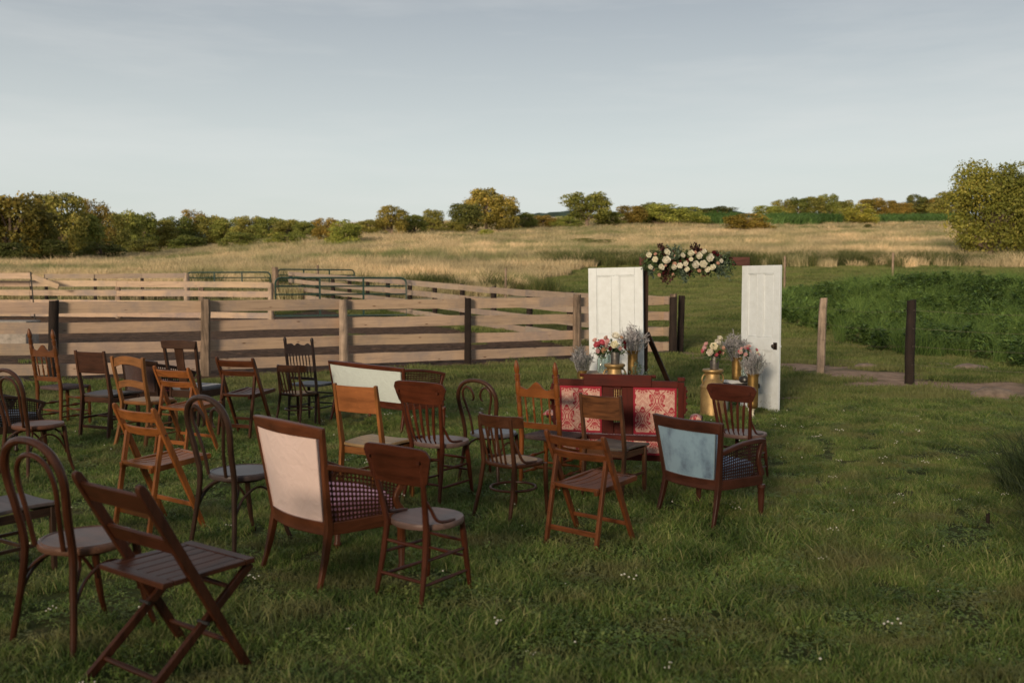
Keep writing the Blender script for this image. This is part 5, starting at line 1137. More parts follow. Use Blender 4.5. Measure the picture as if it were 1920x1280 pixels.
def tub(label, px, py, al, sc, c, group='low tub back chairs with cane seats'):
    t = chair('tub_chair', label, px, py, al, sc, group); mz, mx = wood(c, 'z', .38, .4, 1, .3), wood(c, 'x', .38, .4, .7, .3)
    pos = lambda z: (.05 - .085 * (1 - min(1, z / .42)) ** 1.4) - max(0, z - .43) * .12
    for s in (-1, 1):
        P = [Vector((s * (.165 + .03 * (1 - min(1, z / .42)) + .01 * max(0, z - .5)), pos(z), z)) for z in (0, .10, .22, .43, .58, .70, .785)]; mb = MB(); mb.tube(P, [.0125, .015, .0165, .018, .016, .015, .012], 10); obj('rear_leg', mb, mz, t)
        mb = MB(); mb.turned((s * .165, .375, .42), (s * .17, .395, 0), [(0, .017), (.5, .018), (1, .013)]); obj('front_leg', mb, mz, t)
        mb = MB(); mb.tube(spline([(s * .168, pos(.6) + .01, .62), (s * .182, pos(.52) + .035, .54), (s * .196, .11, .468), (s * .196, .17, .452), (s * .185, .26, .448)], 4), [.007] + [.0105] * 14 + [.008, .006], 6); obj('hip_brace', mb, mz, t)
    # wrap-round top rail, bends forward past the posts
    def rail(u):
        a = (u - .5) * 2; x = .215 * math.sin(a * 1.35) / math.sin(1.35); y = .17 * (1 - math.cos(a * 1.35)) - .035; return x, y
    mb = MB(); mb.sheet(lambda u, v: Vector((rail(u)[0] * (1 + .02 * v), rail(u)[1] - .012 * v, .715 + .088 * v * (1 - .12 * abs(2 * u - 1) ** 6) )), 24, 3, .016); obj('top_rail', mb, mx, t, .003)
    for k in range(5):
        u = (k + .5) / 5 - .5; mb = MB(); P = [Vector((u * (.235 + .035 * w_), -.02 * w_ + .035 - .05 * w_, .44 + .285 * w_)) for w_ in (0, .3, .6, 1)]; mb.ribbon(P, .018, .008); obj('slat', mb, mz, t, .002)
    mb = MB(); mb.disc((0, .21, 0), .195, .19, .412, .442, 40, .007, 3.2); s_ = obj('seat_frame', mb, mx, t)
    mb = MB(); mb.disc((0, .21, 0), .160, .155, .440, .4445, 36, .002, 3.0); obj('cane_seat', mb, m_cane, t)
    mb = MB(); mb.tube([(.168 * math.cos(k * .1745), .20 + .175 * math.sin(k * .1745), .235) for k in range(36)], .010, 8, closed=True); obj('ring_stretcher', mb, mx, t)
    return t

def spindleback(label, px, py, al, sc, c, group='amber spindle chairs with finials'):
    t = chair('spindle_chair', label, px, py, al, sc, group); mz, mx = wood(c, 'z', .36, .35, .8, .4), wood(c, 'x', .36, .35, .6, .4); W = .195
    pos = lambda z: .03 - max(0, z - .44) * .13
    turn = lambda z0, n=4, step=.016, r=.0225: [q_ for k in range(n) for q_ in ((z0 + k * step, r * .82), (z0 + k * step + .004, r * 1.12), (z0 + k * step + .010, r * 1.12), (z0 + k * step + .014, r * .82))]
    prof = [(0, .014), (.10, .018), (.30, .021), (.455, .0225), (.50, .0225)] + turn(.56) + [(.64, .021), (.70, .0235)] + turn(.745) + [(.82, .0235), (.90, .0235)] + turn(.93, 4) + [(1.0, .017), (1.02, .024), (1.05, .0245), (1.08, .018), (1.10, .011), (1.112, .003)]
    for s in (-1, 1):
        mb = MB(); mb.tube([(s * W, pos(z) * (.4 + .6 * min(1, z / .44)), z) for z, r_ in prof], [r_ for z, r_ in prof], 12); obj('rear_post', mb, mz, t)
        fp = [(0, .014), (.03, .018), (.07, .02)] + [(k, r_) for k, r_ in turn(.13, 6, .018, .02)] + [(.25, .021), (.40, .022), (.452, .02)]
        mb = MB(); mb.tube([(s * .185, .40, z) for z, r_ in fp], [r_ for z, r_ in fp], 10); obj('front_leg', mb, mz, t)
    top = lambda u: .875 + .045 * math.exp(-((u - .5) / .17) ** 2) + .012 * math.cos(u * 12.56)
    mb = MB(); mb.sheet(lambda u, v: Vector(((u - .5) * 2 * (W - .012), pos(.86) - .012 * math.sin(math.pi * u), .80 + (top(u) - .80) * v)), 20, 3, .018); obj('crest_rail', mb, mx, t, .002)
    mb = MB(); mb.sheet(lambda u, v: Vector(((u - .5) * 2 * (W - .015), pos(.55) - .010 * math.sin(math.pi * u), .525 + .052 * v)), 8, 2, .016); obj('lower_rail', mb, mx, t, .002)
    for k in range(4):
        x_ = -.115 + .23 * k / 3; mb = MB(); mb.turned((x_, pos(.57) - .01, .575), (x_ * 1.06, pos(.82) - .01, .81), [(0, .006), (.25, .011), (.45, .0065), (.48, .010), (.52, .010), (.55, .0065), (.75, .010), (1, .006)], 8); obj('spindle', mb, mz, t)
    # woven rush seat: four triangles falling to the centre
    mb = MB(); c0 = Vector((0, .22, .452)); cs = [Vector((-.20, .03, .448)), Vector((.20, .03, .448)), Vector((.215, .42, .448)), Vector((-.215, .42, .448))]
    mb.disc((0, .225, 0), .212, .205, .425, .452, 40, .012, 5); s_ = obj('rush_seat', mb, m_rush, t)
    for k in range(4):
        a, b_ = cs[k], cs[(k + 1) % 4]
        for j in range(1, 12):
            w_ = j / 12; mb2 = MB(); p, q_ = c0.lerp(a, w_), c0.lerp(b_, w_); 
            mb.tube([p + Vector((0, 0, .004)), q_ + Vector((0, 0, .004))], .007, 4)
    s_.data = mb.mesh('rush_seat'); s_.data.materials.append(m_rush)
    st = lambda a, b_, z: (a, b_)
    for a, b_ in (((-.185, .40, .30), (.185, .40, .30)), ((-.185, .40, .16), (.185, .40, .16)), ((-W, .02, .25), (-.185, .40, .26)), ((W, .02, .25), (.185, .40, .26)), ((-W, .02, .13), (-.185, .40, .13)), ((W, .02, .13), (.185, .40, .13)), ((-W, .02, .20), (W, .02, .20))):
        mb = MB(); mb.turned(a, b_, [(0, .008), (.2, .010), (.35, .009), (.42, .015), (.5, .018), (.58, .015), (.65, .009), (.8, .010), (1, .008)], 8); obj('stretcher', mb, mx, t)
    return t

def ladder(label, px, py, al, sc, c):
    t = chair('ladderback_chair', label, px, py, al, sc); mz, mx = wood(c, 'z', .5, .3), wood(c, 'x', .5, .3); W = .19
    pos = lambda z: .045 - .085 * (1 - min(1, z / .42)) ** 1.5 - max(0, z - .43) * .22 + .10 * max(0, z - .70) ** 1.2
    for s in (-1, 1):
        P = [Vector((s * (W - .016 * math.sin((z - .1) * 5.2)), pos(z), z)) for z in (0, .1, .2, .32, .43, .52, .62, .72, .80, .865, .88)]; mb = MB(); mb.ribbon(P, .030, [.028, .03, .034, .038, .04, .038, .034, .033, .034, .034, .022]); obj('rear_post', mb, mz, t, .005)
        mb = MB(); mb.turned((s * .165, .38, .43), (s * .175, .395, 0), [(0, .018), (.15, .022), (.2, .016), (.25, .020), (.8, .014), (.86, .019), (1, .012)]); obj('front_leg', mb, mz, t)
    for z0, h_, rise in ((.775, .085, .035), (.56, .072, .035)):
        mb = MB(); mb.sheet(lambda u, v: Vector(((u - .5) * 2 * (W - .012), pos(z0 + .04) - .022 * math.sin(math.pi * u), z0 + h_ * v + rise * math.sin(math.pi * u) * (1.0 if v < .5 else .8))), 14, 2, .014); obj('back_slat', mb, mx, t, .002)
    mb = MB(); mb.disc((0, .215, 0), .205, .20, .418, .45, 36, .006, 3.4); obj('seat_frame', mb, mx, t); mb = MB(); mb.disc((0, .215, 0), .165, .16, .448, .453, 36, .002, 3.2); obj('cane_seat', mb, m_cane, t)
    rods(t, [((-W, -.005, .22), (-.17, .385, .22)), ((W, -.005, .22), (.17, .385, .22)), ((-.17, .385, .28), (.17, .385, .28)), ((-W, .02, .30), (W, .02, .30)), ((-W, -.005, .12), (-.17, .385, .12)), ((W, -.005, .12), (.17, .385, .12)), ((-.17, .385, .15), (.17, .385, .15))], mx)
    return t

def splat(label, px, py, al, sc, c, cushion):
    t = chair('splat_back_chair', label, px, py, al, sc); mz, mx = wood(c, 'z', .4, .4), wood(c, 'x', .4, .4); W = .20
    pos = lambda z: .04 - .05 * (1 - min(1, z / .42)) ** 1.4 - max(0, z - .43) * .17
    for s in (-1, 1):
        mb = MB(); mb.ribbon([Vector((s * (W - .012 + .02 * min(1, max(0, z - .4) / .5)), pos(z), z)) for z in (0, .2, .43, .6, .8, .945)], .028, [.026, .034, .042, .036, .032, .03]); obj('rear_leg', mb, mz, t, .004)
        mb = MB(); mb.ribbon([(s * .20, .40, .41), (s * .20, .40, .2), (s * .205, .41, 0)], [.036, .034, .028], [.036, .034, .028]); obj('front_leg', mb, mz, t, .004)
        mb = MB(); mb.bar((s * .195, .04, .375), (s * .20, .40, .375), .022, .075); obj('apron', mb, mx, t, .003)
    mb = MB(); mb.sheet(lambda u, v: Vector(((u - .5) * 2 * (.215 + .018 * v), pos(.93) - .024 * math.sin(math.pi * u) - .012, .865 + .085 * v + .010 * math.sin(math.pi * u) * v)), 14, 3, .022); obj('crest_rail', mb, mx, t, .006)
    mb = MB(); mb.ribbon([(0, pos(z) - .012 - (.010 if z > .5 else 0), z) for z in (.42, .6, .75, .87)], [.115, .105, .105, .115], .012); obj('splat', mb, mz, t, .003)
    for yy in (.035, .405): mb = MB(); mb.bar((-.185, yy, .375), (.185, yy, .375), .075, .022, (0, 0, 1)); obj('apron', mb, mx, t, .003)
    mb = MB(); mb.disc((0, .225, 0), .212, .20, .412, .455, 40, .016, 6); obj('seat_pad', mb, fabric(cushion, .2), t)
    rods(t, [((-.2, .02, .18), (-.2, .4, .18)), ((.2, .02, .18), (.2, .4, .18)), ((-.2, .21, .18), (.2, .21, .18))], mx)
    return t

def stickback(label, px, py, al, sc, c, padc):
    t = chair('stick_back_chair', label, px, py, al, sc); mz, mx = wood(c, 'z', .4, .35), wood(c, 'x', .4, .35); W = .185
    pos = lambda z: .03 - .03 * (1 - min(1, z / .42)) - max(0, z - .43) * .14
    for s in (-1, 1):
        mb = MB(); P = [(z, r_) for z, r_ in ((0, .012), (.2, .016), (.43, .018), (.62, .017), (.8, .018), (.93, .017), (.965, .020), (.985, .012), (.99, .004))]; mb.tube([(s * W, pos(z), z) for z, r_ in P], [r_ for z, r_ in P], 10); obj('rear_post', mb, mz, t)
        mb = MB(); mb.turned((s * .18, .385, .43), (s * .19, .40, 0), [(0, .017), (.3, .019), (.35, .014), (.4, .018), (1, .012)]); obj('front_leg', mb, mz, t)
    top = lambda u: .90 + .022 * math.sin(u * 9.42) ** 2 + .012 * math.sin(u * 31) * .4
    mb = MB(); mb.sheet(lambda u, v: Vector(((u - .5) * 2 * (W - .008), pos(.88) - .014 * math.sin(math.pi * u), .80 + (top(u) - .80) * v)), 26, 3, .016); obj('crest_rail', mb, mx, t, .002)
    mb = MB(); mb.bar((-W, pos(.52), .52), (W, pos(.52), .52), .03, .014, (0, 0, 1)); obj('lower_rail', mb, mx, t, .002)
    for k in range(7): x_ = -.13 + .26 * k / 6; mb = MB(); mb.turned((x_, pos(.53) - .004, .53), (x_, pos(.81) - .012, .815), [(0, .005), (.3, .0075), (.5, .0055), (.7, .0075), (1, .005)], 6); obj('spindle', mb, mz, t)
    mb = MB(); mb.disc((0, .22, 0), .20, .195, .425, .452, 36, .008, 6); obj('seat', mb, wood(padc, 'x', .5, .2), t)
    rods(t, [((-W, .01, z), (-.185, .395, z)) for z in (.30, .18)] + [((W, .01, z), (.185, .395, z)) for z in (.30, .18)] + [((-.185, .39, z), (.185, .39, z)) for z in (.32, .2)] + [((-W, .01, .33), (W, .01, .33)), ((-W, .01, .2), (W, .01, .2))], mx, r=.009)
    return t

def cane_sheet(fn, nu, nv, th, hole=.70):
    """woven cane: lattice of strips round eight-sided holes"""
    vs = []; fs = []; 
    for j in range(nv):
        for i in range(nu):
            k0 = len(vs); sq = [(0, 0), (.5, 0), (1, 0), (1, .5), (1, 1), (.5, 1), (0, 1), (0, .5)]
            for a, b_ in sq: vs.append(Vector(fn((i + a) / nu, (j + b_) / nv)))
            for a, b_ in sq:
                ca, cb = a - .5, b_ - .5; L = math.hypot(ca, cb); vs.append(Vector(fn((i + .5 + ca / L * hole / 2) / nu, (j + .5 + cb / L * hole / 2) / nv)))
            for k in range(8): fs.append((k0 + k, k0 + (k + 1) % 8, k0 + 8 + (k + 1) % 8, k0 + 8 + k))
    mb = MB(); mb.add(vs, fs); return mb

def armchair(label, px, py, al, sc, wb, wt, H, depth, c, fab, innerfab, seatf, arm0=.70, arm1=.58, rail_z=.33, rake=.16, name='armchair', cat='armchair', cane=(24, 12), patch=None, bulge=.05, curve_top=.02, toprail=.06, stain=.1, sidew=None):
    t = chair(name, label, px, py, al, sc, None, cat); mz, mx, my = wood(c, 'z', .38, .4, .8, .3), wood(c, 'x', .38, .4, .6, .3), wood(c, 'y', .38, .4, .6, .3)
    sb = rail_z; fw = sidew or wb + .14
    def bx(z): return (wb / 2 + (wt - wb) / 2 * max(0, min(1, (z - sb) / (H - sb))))
    def by(z): return (-.0 - .0) + (.055 * min(1, z / sb)) - max(0, z - sb) * rake
    def back(u, z, off=0): return Vector(((u - .5) * 2 * bx(z), by(z) - bulge * math.sin(math.pi * u) + off, z))
    for s in (-1, 1):
        P = [Vector((s * (bx(sb) + .02 * (1 - min(1, z / sb))) if z < sb else s * bx(z), by(z) - .03 * (1 - min(1, z / sb)) ** 2, z)) for z in (0, .08, .18, sb, .5, .65, H - .06, H)]
        mb = MB(); mb.ribbon(P, [.024, .027, .034, .042, .038, .034, .034, .036], [.026, .03, .038, .045, .036, .032, .030, .028]); obj('rear_leg', mb, mz, t, .005)
        fx = s * fw / 2
        mb = MB(); mb.turned((fx, depth, rail_z - .04), (fx, depth, 0), [(0, .030), (.08, .033), (.12, .026), (.3, .027), (.82, .018), (.86, .026), (.9, .026), (.93, .017), (1, .015)], 10); obj('front_leg', mb, mz, t)
        # side seat rail
        cv = lambda w_: Vector((s * (bx(sb) + (fw / 2 - bx(sb)) * math.sin(w_ * math.pi / 2) ** .8), by(sb) + (depth - by(sb)) * w_, 0))
        P = [cv(k / 10) + Vector((0, 0, rail_z)) for k in range(11)]; mb = MB(); mb.ribbon(P, .075, .030, (0, 0, 1)); obj('side_rail', mb, my, t, .004)
        # arm rail falling from the back post to the front
        azf = lambda w_: arm0 + (arm1 - arm0) * (w_ ** .9) + .02 * math.sin(math.pi * w_)
        bxa = bx(arm0); cva = lambda w_: Vector((s * (bxa + (fw / 2 - bxa) * math.sin(w_ * math.pi / 2) ** .8), by(arm0) + (depth + .02 - by(arm0)) * w_, azf(w_)))
        P = [cva(k / 12) for k in range(13)]; mb = MB(); mb.ribbon(P, [.030] + [.042] * 11 + [.05], [.034] * 12 + [.028], (1, 0, 0)); obj('arm_rail', mb, my, t, .006)
        mb = MB(); mb.ribbon(spline([cva(.97) + Vector((0, 0, -.01)), Vector((fx, depth - .045, (arm1 + rail_z) / 2 + .02)), Vector((fx, depth, rail_z + .03))], 4), .034, [.045, .04, .036, .034, .032, .034, .038, .044, .05][:9], (1, 0, 0)); obj('arm_post', mb, mz, t, .004)
        lo = lambda w_: cv(w_) + Vector((0, 0, rail_z + .034)); hi = lambda w_: cva(w_) + Vector((0, 0, -.014))
        sh = cane_sheet(lambda u, v: lo(.02 + u * .95).lerp(hi(.02 + u * .95), v), cane[0], cane[1], .002); o_ = obj('cane_panel', sh, wood(mul(c, .55), 'y', .6, .3), t); md = o_.modifiers.new('thickness', 'SOLIDIFY'); md.thickness = .003
    # top rail and lower back rail
    mb = MB(); mb.sheet(lambda u, v: back(u, H - toprail + (toprail + curve_top * math.sin(math.pi * u)) * v), 20, 2, .034); obj('top_rail', mb, mx, t, .006)
    mb = MB(); mb.sheet(lambda u, v: back(u, rail_z - .04 + .085 * v, .0), 20, 2, .036); obj('back_rail', mb, mx, t, .006)
    m_f = patch or fabric(fab, stain, 4); mg = .030 / wb
    mb = MB(); z0, z1 = rail_z + .045, H - toprail
    mb.sheet(lambda u, v: back(mg + (1 - 2 * mg) * u, z0 + (z1 + curve_top * .4 * math.sin(math.pi * u) - z0) * v, -.004 - .008 * math.sin(math.pi * u) * math.sin(math.pi * v)), 18, 12, .012); obj('back_panel', mb, m_f, t)
    mb = MB(); mb.sheet(lambda u, v: back(.08 + .84 * u, z0 + .02 + (z1 - z0 - .03) * v, .035 + .02 * math.sin(math.pi * v)), 12, 8, .03); obj('inner_back', mb, fabric(innerfab, .1), t)
    # gimp along the panel edge
    mb = MB(); loop = [back(mg, z0 + (z1 - z0) * k / 10, -.012) for k in range(11)] + [back(mg + (1 - 2 * mg) * k / 16, z1 + curve_top * .4 * math.sin(math.pi * k / 16), -.012) for k in range(1, 17)] + [back(1 - mg, z1 - (z1 - z0) * k / 10, -.012) for k in range(1, 11)] + [back(1 - mg - (1 - 2 * mg) * k / 16, z0, -.012) for k in range(1, 16)]
    mb.tube(loop, .004, 5, closed=True); obj('gimp', mb, fabric(mul(fab, .8), .1), t)
    mb = MB(); P = [(-bx(sb) - .01, .07), (bx(sb) + .01, .07), (fw / 2 - .03, depth * .5), (fw / 2 - .02, depth - .01), (-fw / 2 + .02, depth - .01), (-fw / 2 + .03, depth * .5)]
    mb.disc((0, depth * .52 + .03, 0), fw / 2 - .035, depth / 2 - .02, rail_z + .01, rail_z + .13, 40, .03, 5); obj('seat_cushion', mb, fabric(seatf, .1), t)
    mb = MB(); mb.bar((-fw / 2 + .02, depth, rail_z), (fw / 2 - .02, depth, rail_z), .075, .03, (0, 0, 1)); obj('front_rail', mb, mx, t, .004)
    return t

# ---- left block
spindleback('amber spindle chair with tall finials standing farthest left by the fence', 90, 797, 27, 1.09, (.12, .045, .016))
plyback('dark brown plywood backed chair left of the light ladder back chair', 176, 818, 23, 1.15, (.075, .034, .022), seatc=(.075, .06, .056), panelc=(.055, .024, .017), ph=.21)
ladder('light oak ladder back chair with two arched slats', 249, 834, 26, 1.12, (.22, .10, .04))
armchair('low dark settee with a red cushion behind the ladder back chair', 262, 790, 30, 1.0, .56, .62, .80, .56, DARK, (.055, .022, .015), (.05, .02, .016), (.27, .04, .05), arm0=.76, arm1=.62, rail_z=.38, rake=.10, cane=(18, 9), name='settee', cat='settee', stain=.3)
splat('dark chair with one wide centre splat and grey seat pad', 345, 799, 21, 1.13, (.05, .025, .018), (.12, .12, .14))
folding('amber folding chair between the ladder back and the dark splat chair', 318, 850, 28, 1.14, TEAK and (.23, .085, .030))
folding('large amber folding chair left of the dark curled hoop chair', 246, 992, 36, 1.13, (.25, .092, .030))
folding('dark brown folding chair standing alone behind the curled hoop chair', 438, 818, 20, 1.15, (.075, .026, .013))
bentwood('dark hoop chair with heart curls beside the pink armchair', 397, 1023, 37, 1.10, (.040, .022, .018), True, (.075, .055, .052))
tub('low brown tub chair with cane seat near the mint settee', 541, 799, 27, .97, UMBER)
stickback('near black stick back chair with grey seat against the fence', 566, 789, 24, 1.10, (.022, .014, .013), (.09, .095, .11))
armchair('long mint green settee with cane ends and curved dark top rail', 685, 799, 46, 1.0, 1.42, 1.52, .79, .60, REDBR, (.55, .59, .545), (.45, .52, .45), (.45, .52, .45), arm0=.76, arm1=.68, rail_z=.33, rake=.13, name='settee', cat='settee', cane=(26, 15), bulge=.06, curve_top=.01, toprail=.045, stain=.06, sidew=1.50)
plyback('light oak plywood backed chair in front of the mint settee', 672, 940, 30, 1.11, OAK, seatc=(.40, .28, .17), panelc=(.30, .115, .045), panel_dark=.25)
pressed('reddish brown slat back chair right of the light oak chair', 792, 934, 35, 1.07, REDBR, 5, .16, .915, seatc=(.19, .12, .10))
pressed('nearest round seated chair with a plain solid crest board and no slats', 750, 1121, 38, 1.0, (.060, .018, .010), 0, .205, .885, seatc=(.145, .09, .075), sup=2.15)
armchair('pink backed armchair with woven cane sides', 551, 1074, 46, 1.0, .60, .74, .955, .54, (.105, .036, .018), (.74, .55, .49), (.66, .30, .36), (.74, .34, .42), arm0=.73, arm1=.55, rail_z=.35, rake=.14, cane=(19, 10), bulge=.045, curve_top=.015, toprail=.065, stain=.05, sidew=.70)
# ---- middle block
bentwood('brown hoop chair with heart curls in the middle of the lawn', 896, 905, 34, 1.0, (.060, .026, .016), True, (.13, .13, .145))
tub('brown tub chair with cane seat in the centre foreground', 926, 969, 46, 1.0, (.060, .023, .012))
spindleback('amber spindle chair with finials left of the red settee', 1010, 911, 35, 1.0, (.18, .062, .018))
plyback('worn dark plywood chair directly in front of the red settee', 1127, 932, 36, 1.0, (.085, .040, .024), seatc=(.12, .10, .085), panelc=(.10, .042, .020), panel_dark=.8)
folding('brown folding chair in the centre foreground with a slatted seat', 1069, 1023, 40, (1.1, 1.1, .97), FOLDBR)
pressed('dark red brown slat back chair in front of the right milk can', 1371, 899, 41, .96, (.060, .018, .013), 5, .15, .915, seatc=(.14, .085, .075))
# stained blue velvet
def blue():
    m, n, l, b = newmat('blue_velvet'); tc = N(n, "ShaderNodeTexCoord")
    a = N(n, "ShaderNodeTexNoise"); a.inputs['Scale'].default_value = 5; a.inputs['Detail'].default_value = 7; a.inputs['Roughness'].default_value = .65; l.new(tc.outputs['Object'], a.inputs['Vector'])
    mp = N(n, "ShaderNodeMapping"); mp.inputs['Scale'].default_value = (6, 6, 2.5); l.new(tc.outputs['Object'], mp.inputs[0])
    c2 = N(n, "ShaderNodeTexNoise"); c2.inputs['Scale'].default_value = 1.3; c2.inputs['Detail'].default_value = 5; l.new(mp.outputs[0], c2.inputs['Vector'])
    mm = N(n, "ShaderNodeMath", operation='MULTIPLY'); l.new(a.outputs['Fac'], mm.inputs[0]); l.new(c2.outputs['Fac'], mm.inputs[1])
    rp = ramp(n, [(.15, (.07, .10, .15)), (.21, (.13, .20, .27)), (.29, (.19, .285, .36))]); l.new(mm.outputs[0], rp.inputs[0]); l.new(rp.outputs[0], b.inputs['Base Color']); b.inputs['Roughness'].default_value = .9; b.inputs['Sheen Weight'].default_value = .3
    return m
bl_ = armchair('blue velvet backed armchair with cane sides and a small tear', 1287, 969, 52, .97, .52, .66, .80, .50, (.050, .018, .013), (.22, .31, .37), (.16, .25, .38), (.16, .27, .42), arm0=.56, arm1=.62, rail_z=.32, rake=.13, cane=(20, 10), bulge=.05, curve_top=.0, toprail=.085, patch=blue(), sidew=.62)
mb = MB(); mb.add([(-.075, -.010, .50), (-.055, -.012, .485), (-.03, -.012, .455), (-.055, -.012, .475)], [(0, 1, 2, 3)]); mb.add([(-.03, -.012, .49), (-.028, -.012, .491), (.045, -.012, .405), (.042, -.012, .403)], [(0, 1, 2, 3)])
# ---- near left
bentwood('large brown hoop chair with a double hoop at the lower left', 78, 1210, 30, 1.11, (.052, .018, .010), False, (.13, .07, .055))
crossleg('dark folding chair with crossed legs nearest the camera at lower left', 214, 1284, 36, 1.13, (.052, .018, .010))
bentwood('brown hoop chair with a round seat cut by the left picture edge', 24, 893, 32, 1.07, (.055, .023, .014), False, (.13, .06, .045))
plyback('dark square seated chair cut off by the left picture edge', -52, 1084, 34, 1.0, (.045, .026, .020), seatc=(.11, .085, .08))
armchair('dark cane sided armchair behind the hoop chair at the left edge', -40, 862, 38, .95, .60, .66, .84, .52, (.030, .017, .013), (.05, .05, .055), (.10, .13, .17), (.12, .15, .19), arm0=.72, arm1=.60, rail_z=.36, rake=.12, cane=(22, 11), sidew=.64)

# ------------------------------------------------------------------ red damask settee
def damask(u, v):
    """mirror-symmetric leafy ogee print; u,v in metres -> 0 cream .. 1 red"""
    W, H = .26, .30; i = np.floor(u / W); x = np.abs(u / W - i - .5) * 2; row = v / H; out = np.zeros_like(x)
    # veined scroll ground
    ph = np.sin(x * 9 + 2.2 * np.sin(row * 6.283 * 2)) + np.sin(row * 6.283 * 3 + 2.5 * np.sin(x * 6)); out = np.where(np.abs((ph * 1.15) % 1 - .5) < .17, .75, 0.)
    for sh in (0, .5):
        r = row + sh; y = (r - np.floor(r)) * 2 - 1; xx = x if sh == 0 else 1 - x; a = np.arctan2(xx, y + .35); rr = np.hypot(xx * 1.1, y * 1.0)
        edge = .52 + .11 * np.cos(a * 9); inside = rr < edge; rim = np.abs(rr - edge) < .045
        vein = np.abs(((rr * 5.5 + .5 * np.cos(a * 9)) % 1) - .5) < .27
        out = np.where(inside, .45 + .5 * vein, out); out = np.where(rim, 1.0, out); out = np.where((rr > edge + .045) & (rr < edge + .10), 0., out)
        core = rr < .17 + .06 * np.cos(a * 5); out = np.where(core, 1.0, out); out = np.where(np.abs(rr - .22) < .02, .05, out)
    og = np.abs(x - (.5 + .40 * np.cos(row * 2 * np.pi))); out = np.where(og < .10, 0., out); out = np.where(og < .05, .9, out)
    return out
def print_sheet(name, fn, w, h, parent, u0=0, v0=0, border=.0, th=.02, res=150):
    nu = max(8, int(w * res * 1.7)); nv = max(8, int(h * res * 1.7)); U, V = np.meshgrid(np.linspace(0, 1, nu + 1), np.linspace(0, 1, nv + 1)); P = np.array([fn(a, b_) for a, b_ in zip(U.ravel(), V.ravel())]).reshape(nv + 1, nu + 1, 3)
    idx = np.arange((nu + 1) * (nv + 1)).reshape(nv + 1, nu + 1); F = np.stack([idx[:-1, :-1], idx[:-1, 1:], idx[1:, 1:], idx[1:, :-1]], -1).reshape(-1, 4)
    me = np_mesh(name, P.reshape(-1, 3), F, np.zeros(P.size // 3), vcol('damask_cloth', .8), True)
    k = damask(U.ravel() * w + u0, V.ravel() * h + v0)[:, None]; cr = np.array([.58, .37, .29]); rd = np.array([.34, .014, .03]); C = cr * (1 - k) + rd * k
    if border: e = ((U * w < border) | ((1 - U) * w < border) | (V * h < border) | ((1 - V) * h < border)).ravel(); C[e] = (.30, .008, .025)
    at_ = me.attributes.new('Col', 'FLOAT_COLOR', 'POINT'); at_.data.foreach_set('color', np.concatenate([C, np.ones((len(C), 1))], 1).astype(np.float32).ravel())
    o = bpy.data.objects.new(name, me); COL.objects.link(o); o.parent = parent; md = o.modifiers.new('s', 'SOLIDIFY'); md.thickness = th; md.offset = -1; return o
RS = chair('red_settee', 'dark red carved settee with red and cream damask panels', 1158, 897, 13, (.957, .957, 1.08), None, 'settee'); CR = (.070, .011, .008); mz, mx, my = wood(CR, 'z', .62, .35, .8, .1), wood(CR, 'x', .62, .35, .6, .1), wood(CR, 'y', .62, .35, .6, .1)
for m_ in (mz, mx, my): m_.node_tree.nodes['Principled BSDF'].inputs['Specular IOR Level'].default_value = .15
W = .575; bk = lambda z: -(z - .35) * .12
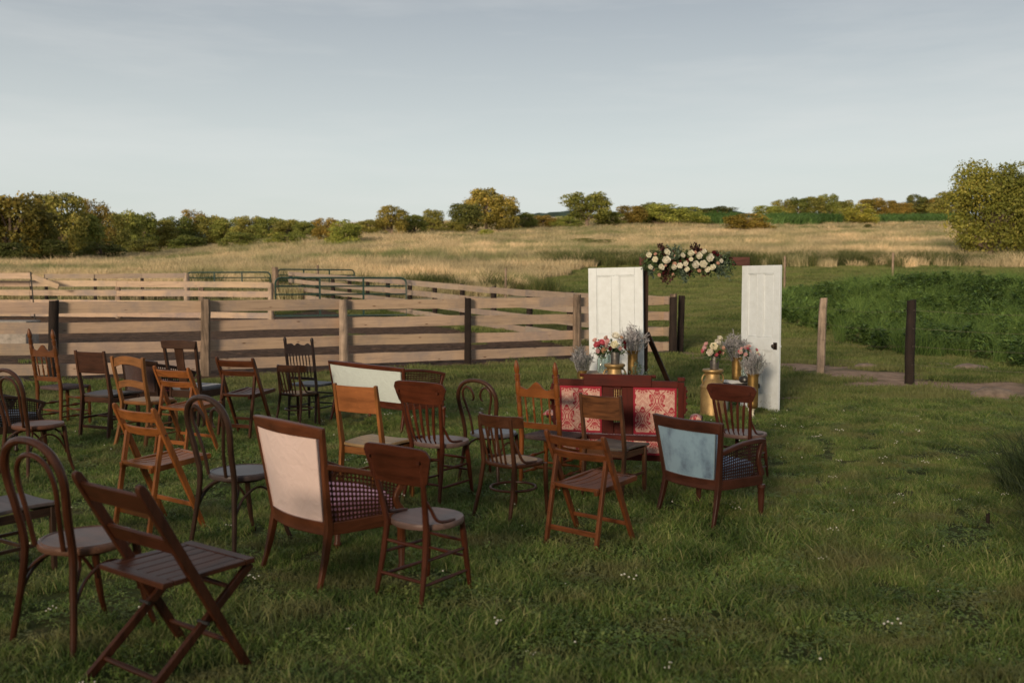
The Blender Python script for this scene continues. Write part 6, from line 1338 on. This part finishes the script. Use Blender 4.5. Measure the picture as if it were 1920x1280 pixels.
for s in (-1, 1):
    mb = MB(); mb.ribbon([(s * W, bk(.35) + .0, z) if z < .36 else (s * W, bk(z), z) for z in (0, .15, .36, .55, .75, .845)], .055, [.035, .04, .05, .042, .036, .034]); obj('rear_leg', mb, mz, RS, .004)
    mb = MB(); mb.box((s * W, bk(.86), .868), (.065, .045, .03)); mb.box((s * (W + .035), bk(.72), .70), (.016, .03, .22)); obj('corner_block', mb, mz, RS, .004)
    for j in range(4): mb = MB(); mb.tube([(s * (W + .045), bk(.66) - .01, .62 + .05 * j), (s * (W + .045), bk(.66) + .02, .62 + .05 * j)], .012, 8); obj('bead', mb, mz, RS)
    mb = MB(); mb.turned((s * (W + .02), .56, .30), (s * (W + .02), .56, 0), [(0, .03), (.1, .035), (.2, .022), (.5, .028), (.9, .016), (1, .018)]); obj('front_leg', mb, mz, RS)
    mb = MB(); mb.bar((s * W, .02, .29), (s * (W + .02), .56, .29), .03, .09); obj('side_rail', mb, my, RS, .004)
    # flared padded arm
    mb = MB(); mb.ribbon([(s * W, bk(.5), .50), (s * (W + .10), .22, .495), (s * (W + .15), .42, .49)], .045, .03, (1, 0, 0)); obj('arm', mb, my, RS, .004)
    mb = MB(); mb.bar((s * (W + .12), .40, .48), (s * (W + .02), .50, .30), .04, .04); obj('arm_post', mb, mz, RS, .004)
    mb = MB(); mb.box((s * (W + .155), .44, .49), (.05, .05, .06)); obj('arm_scroll', mb, my, RS, .01)
    xs = s * (W + .12)
    print_sheet('arm_pad', lambda u, v: (xs + (u - .5) * .11, .20 + .20 * v, .512 + .035 * math.sqrt(max(0, 1 - (2 * u - 1) ** 2)) * math.sqrt(max(0, 1 - (2 * v - 1) ** 4))), .11, .20, RS, th=.004)
    # back panels
    x0, x1 = (-.535, -.145) if s < 0 else (.145, .535)
    print_sheet('back_panel', lambda u, v: (x0 + (x1 - x0) * u, bk(.41 + .385 * v) - .022 - .012 * math.sin(math.pi * u) * math.sin(math.pi * v), .41 + .385 * v), .39, .385, RS, u0=.045 + (0 if s > 0 else .02), v0=.02, border=.016, th=.03)
    mb = MB(); mb.box(((x0 + x1) / 2, bk(.60) + .035, .60), (.37, .03, .36)); obj('inner_back', mb, fabric((.30, .05, .06), .1), RS, .008)
mb = MB(); mb.sheet(lambda u, v: ((u - .5) * 2 * (W - .028), bk(.82), .795 + .055 * v), 4, 1, .036); obj('top_rail', mb, mx, RS, .004)
mb = MB(); mb.sheet(lambda u, v: ((u - .5) * .62, bk(.87) - .004, .80 + .095 * v), 4, 1, .04); obj('crest_board', mb, mx, RS, .004)
for s in (-1, 1): mb = MB(); mb.tube([(s * .31, bk(.87), .885), (s * .345, bk(.87), .885), (s * .35, bk(.87), .885)], [.012, .014, .005], 8); obj('finial', mb, mx, RS)
mb = MB(); mb.sheet(lambda u, v: ((u - .5) * 2 * (W - .028), bk(.38), .352 + .042 * v), 4, 1, .036); obj('lower_rail', mb, mx, RS, .004)
for xa, xb in ((-.145, -.035), (.035, .145)): mb = MB(); mb.box(((xa + xb) / 2, bk(.60), .60), (xb - xa, .03, .386)); mb2 = obj('centre_splat', mb, mz, RS, .003)
for z0, z1 in ((.405, .50), (.55, .69), (.775, .795)): mb = MB(); mb.box((0, bk((z0 + z1) / 2), (z0 + z1) / 2), (.069, .028, z1 - z0)); obj('centre_splat', mb, mz, RS, .003)
for zc in (.71, .755, .525):        # little pierced spindles in the centre
    for xx in (-.022, 0, .022): mb = MB(); mb.turned((xx, bk(zc), zc - .024), (xx, bk(zc), zc + .024), [(0, .004), (.3, .008), (.5, .004), (.7, .008), (1, .004)], 6); obj('spindle', mb, mx, RS)
mb = MB(); mb.bar((-W + .02, .0, .215), (W - .02, .0, .215), .05, .03, (0, 0, 1)); obj('back_rail', mb, mx, RS, .004)
mb = MB(); mb.bar((-W - .01, .58, .29), (W + .01, .58, .29), .09, .03, (0, 0, 1)); obj('front_rail', mb, mx, RS, .004)
print_sheet('seat_cushion', lambda u, v: ((u - .5) * 2 * (W + .0), -.02 + .6 * max(0, (v - .2) / .8), .24 + .115 * min(1, v / .2) + .02 * math.sin(math.pi * v)), 1.15, .66, RS, th=.02, border=.016)
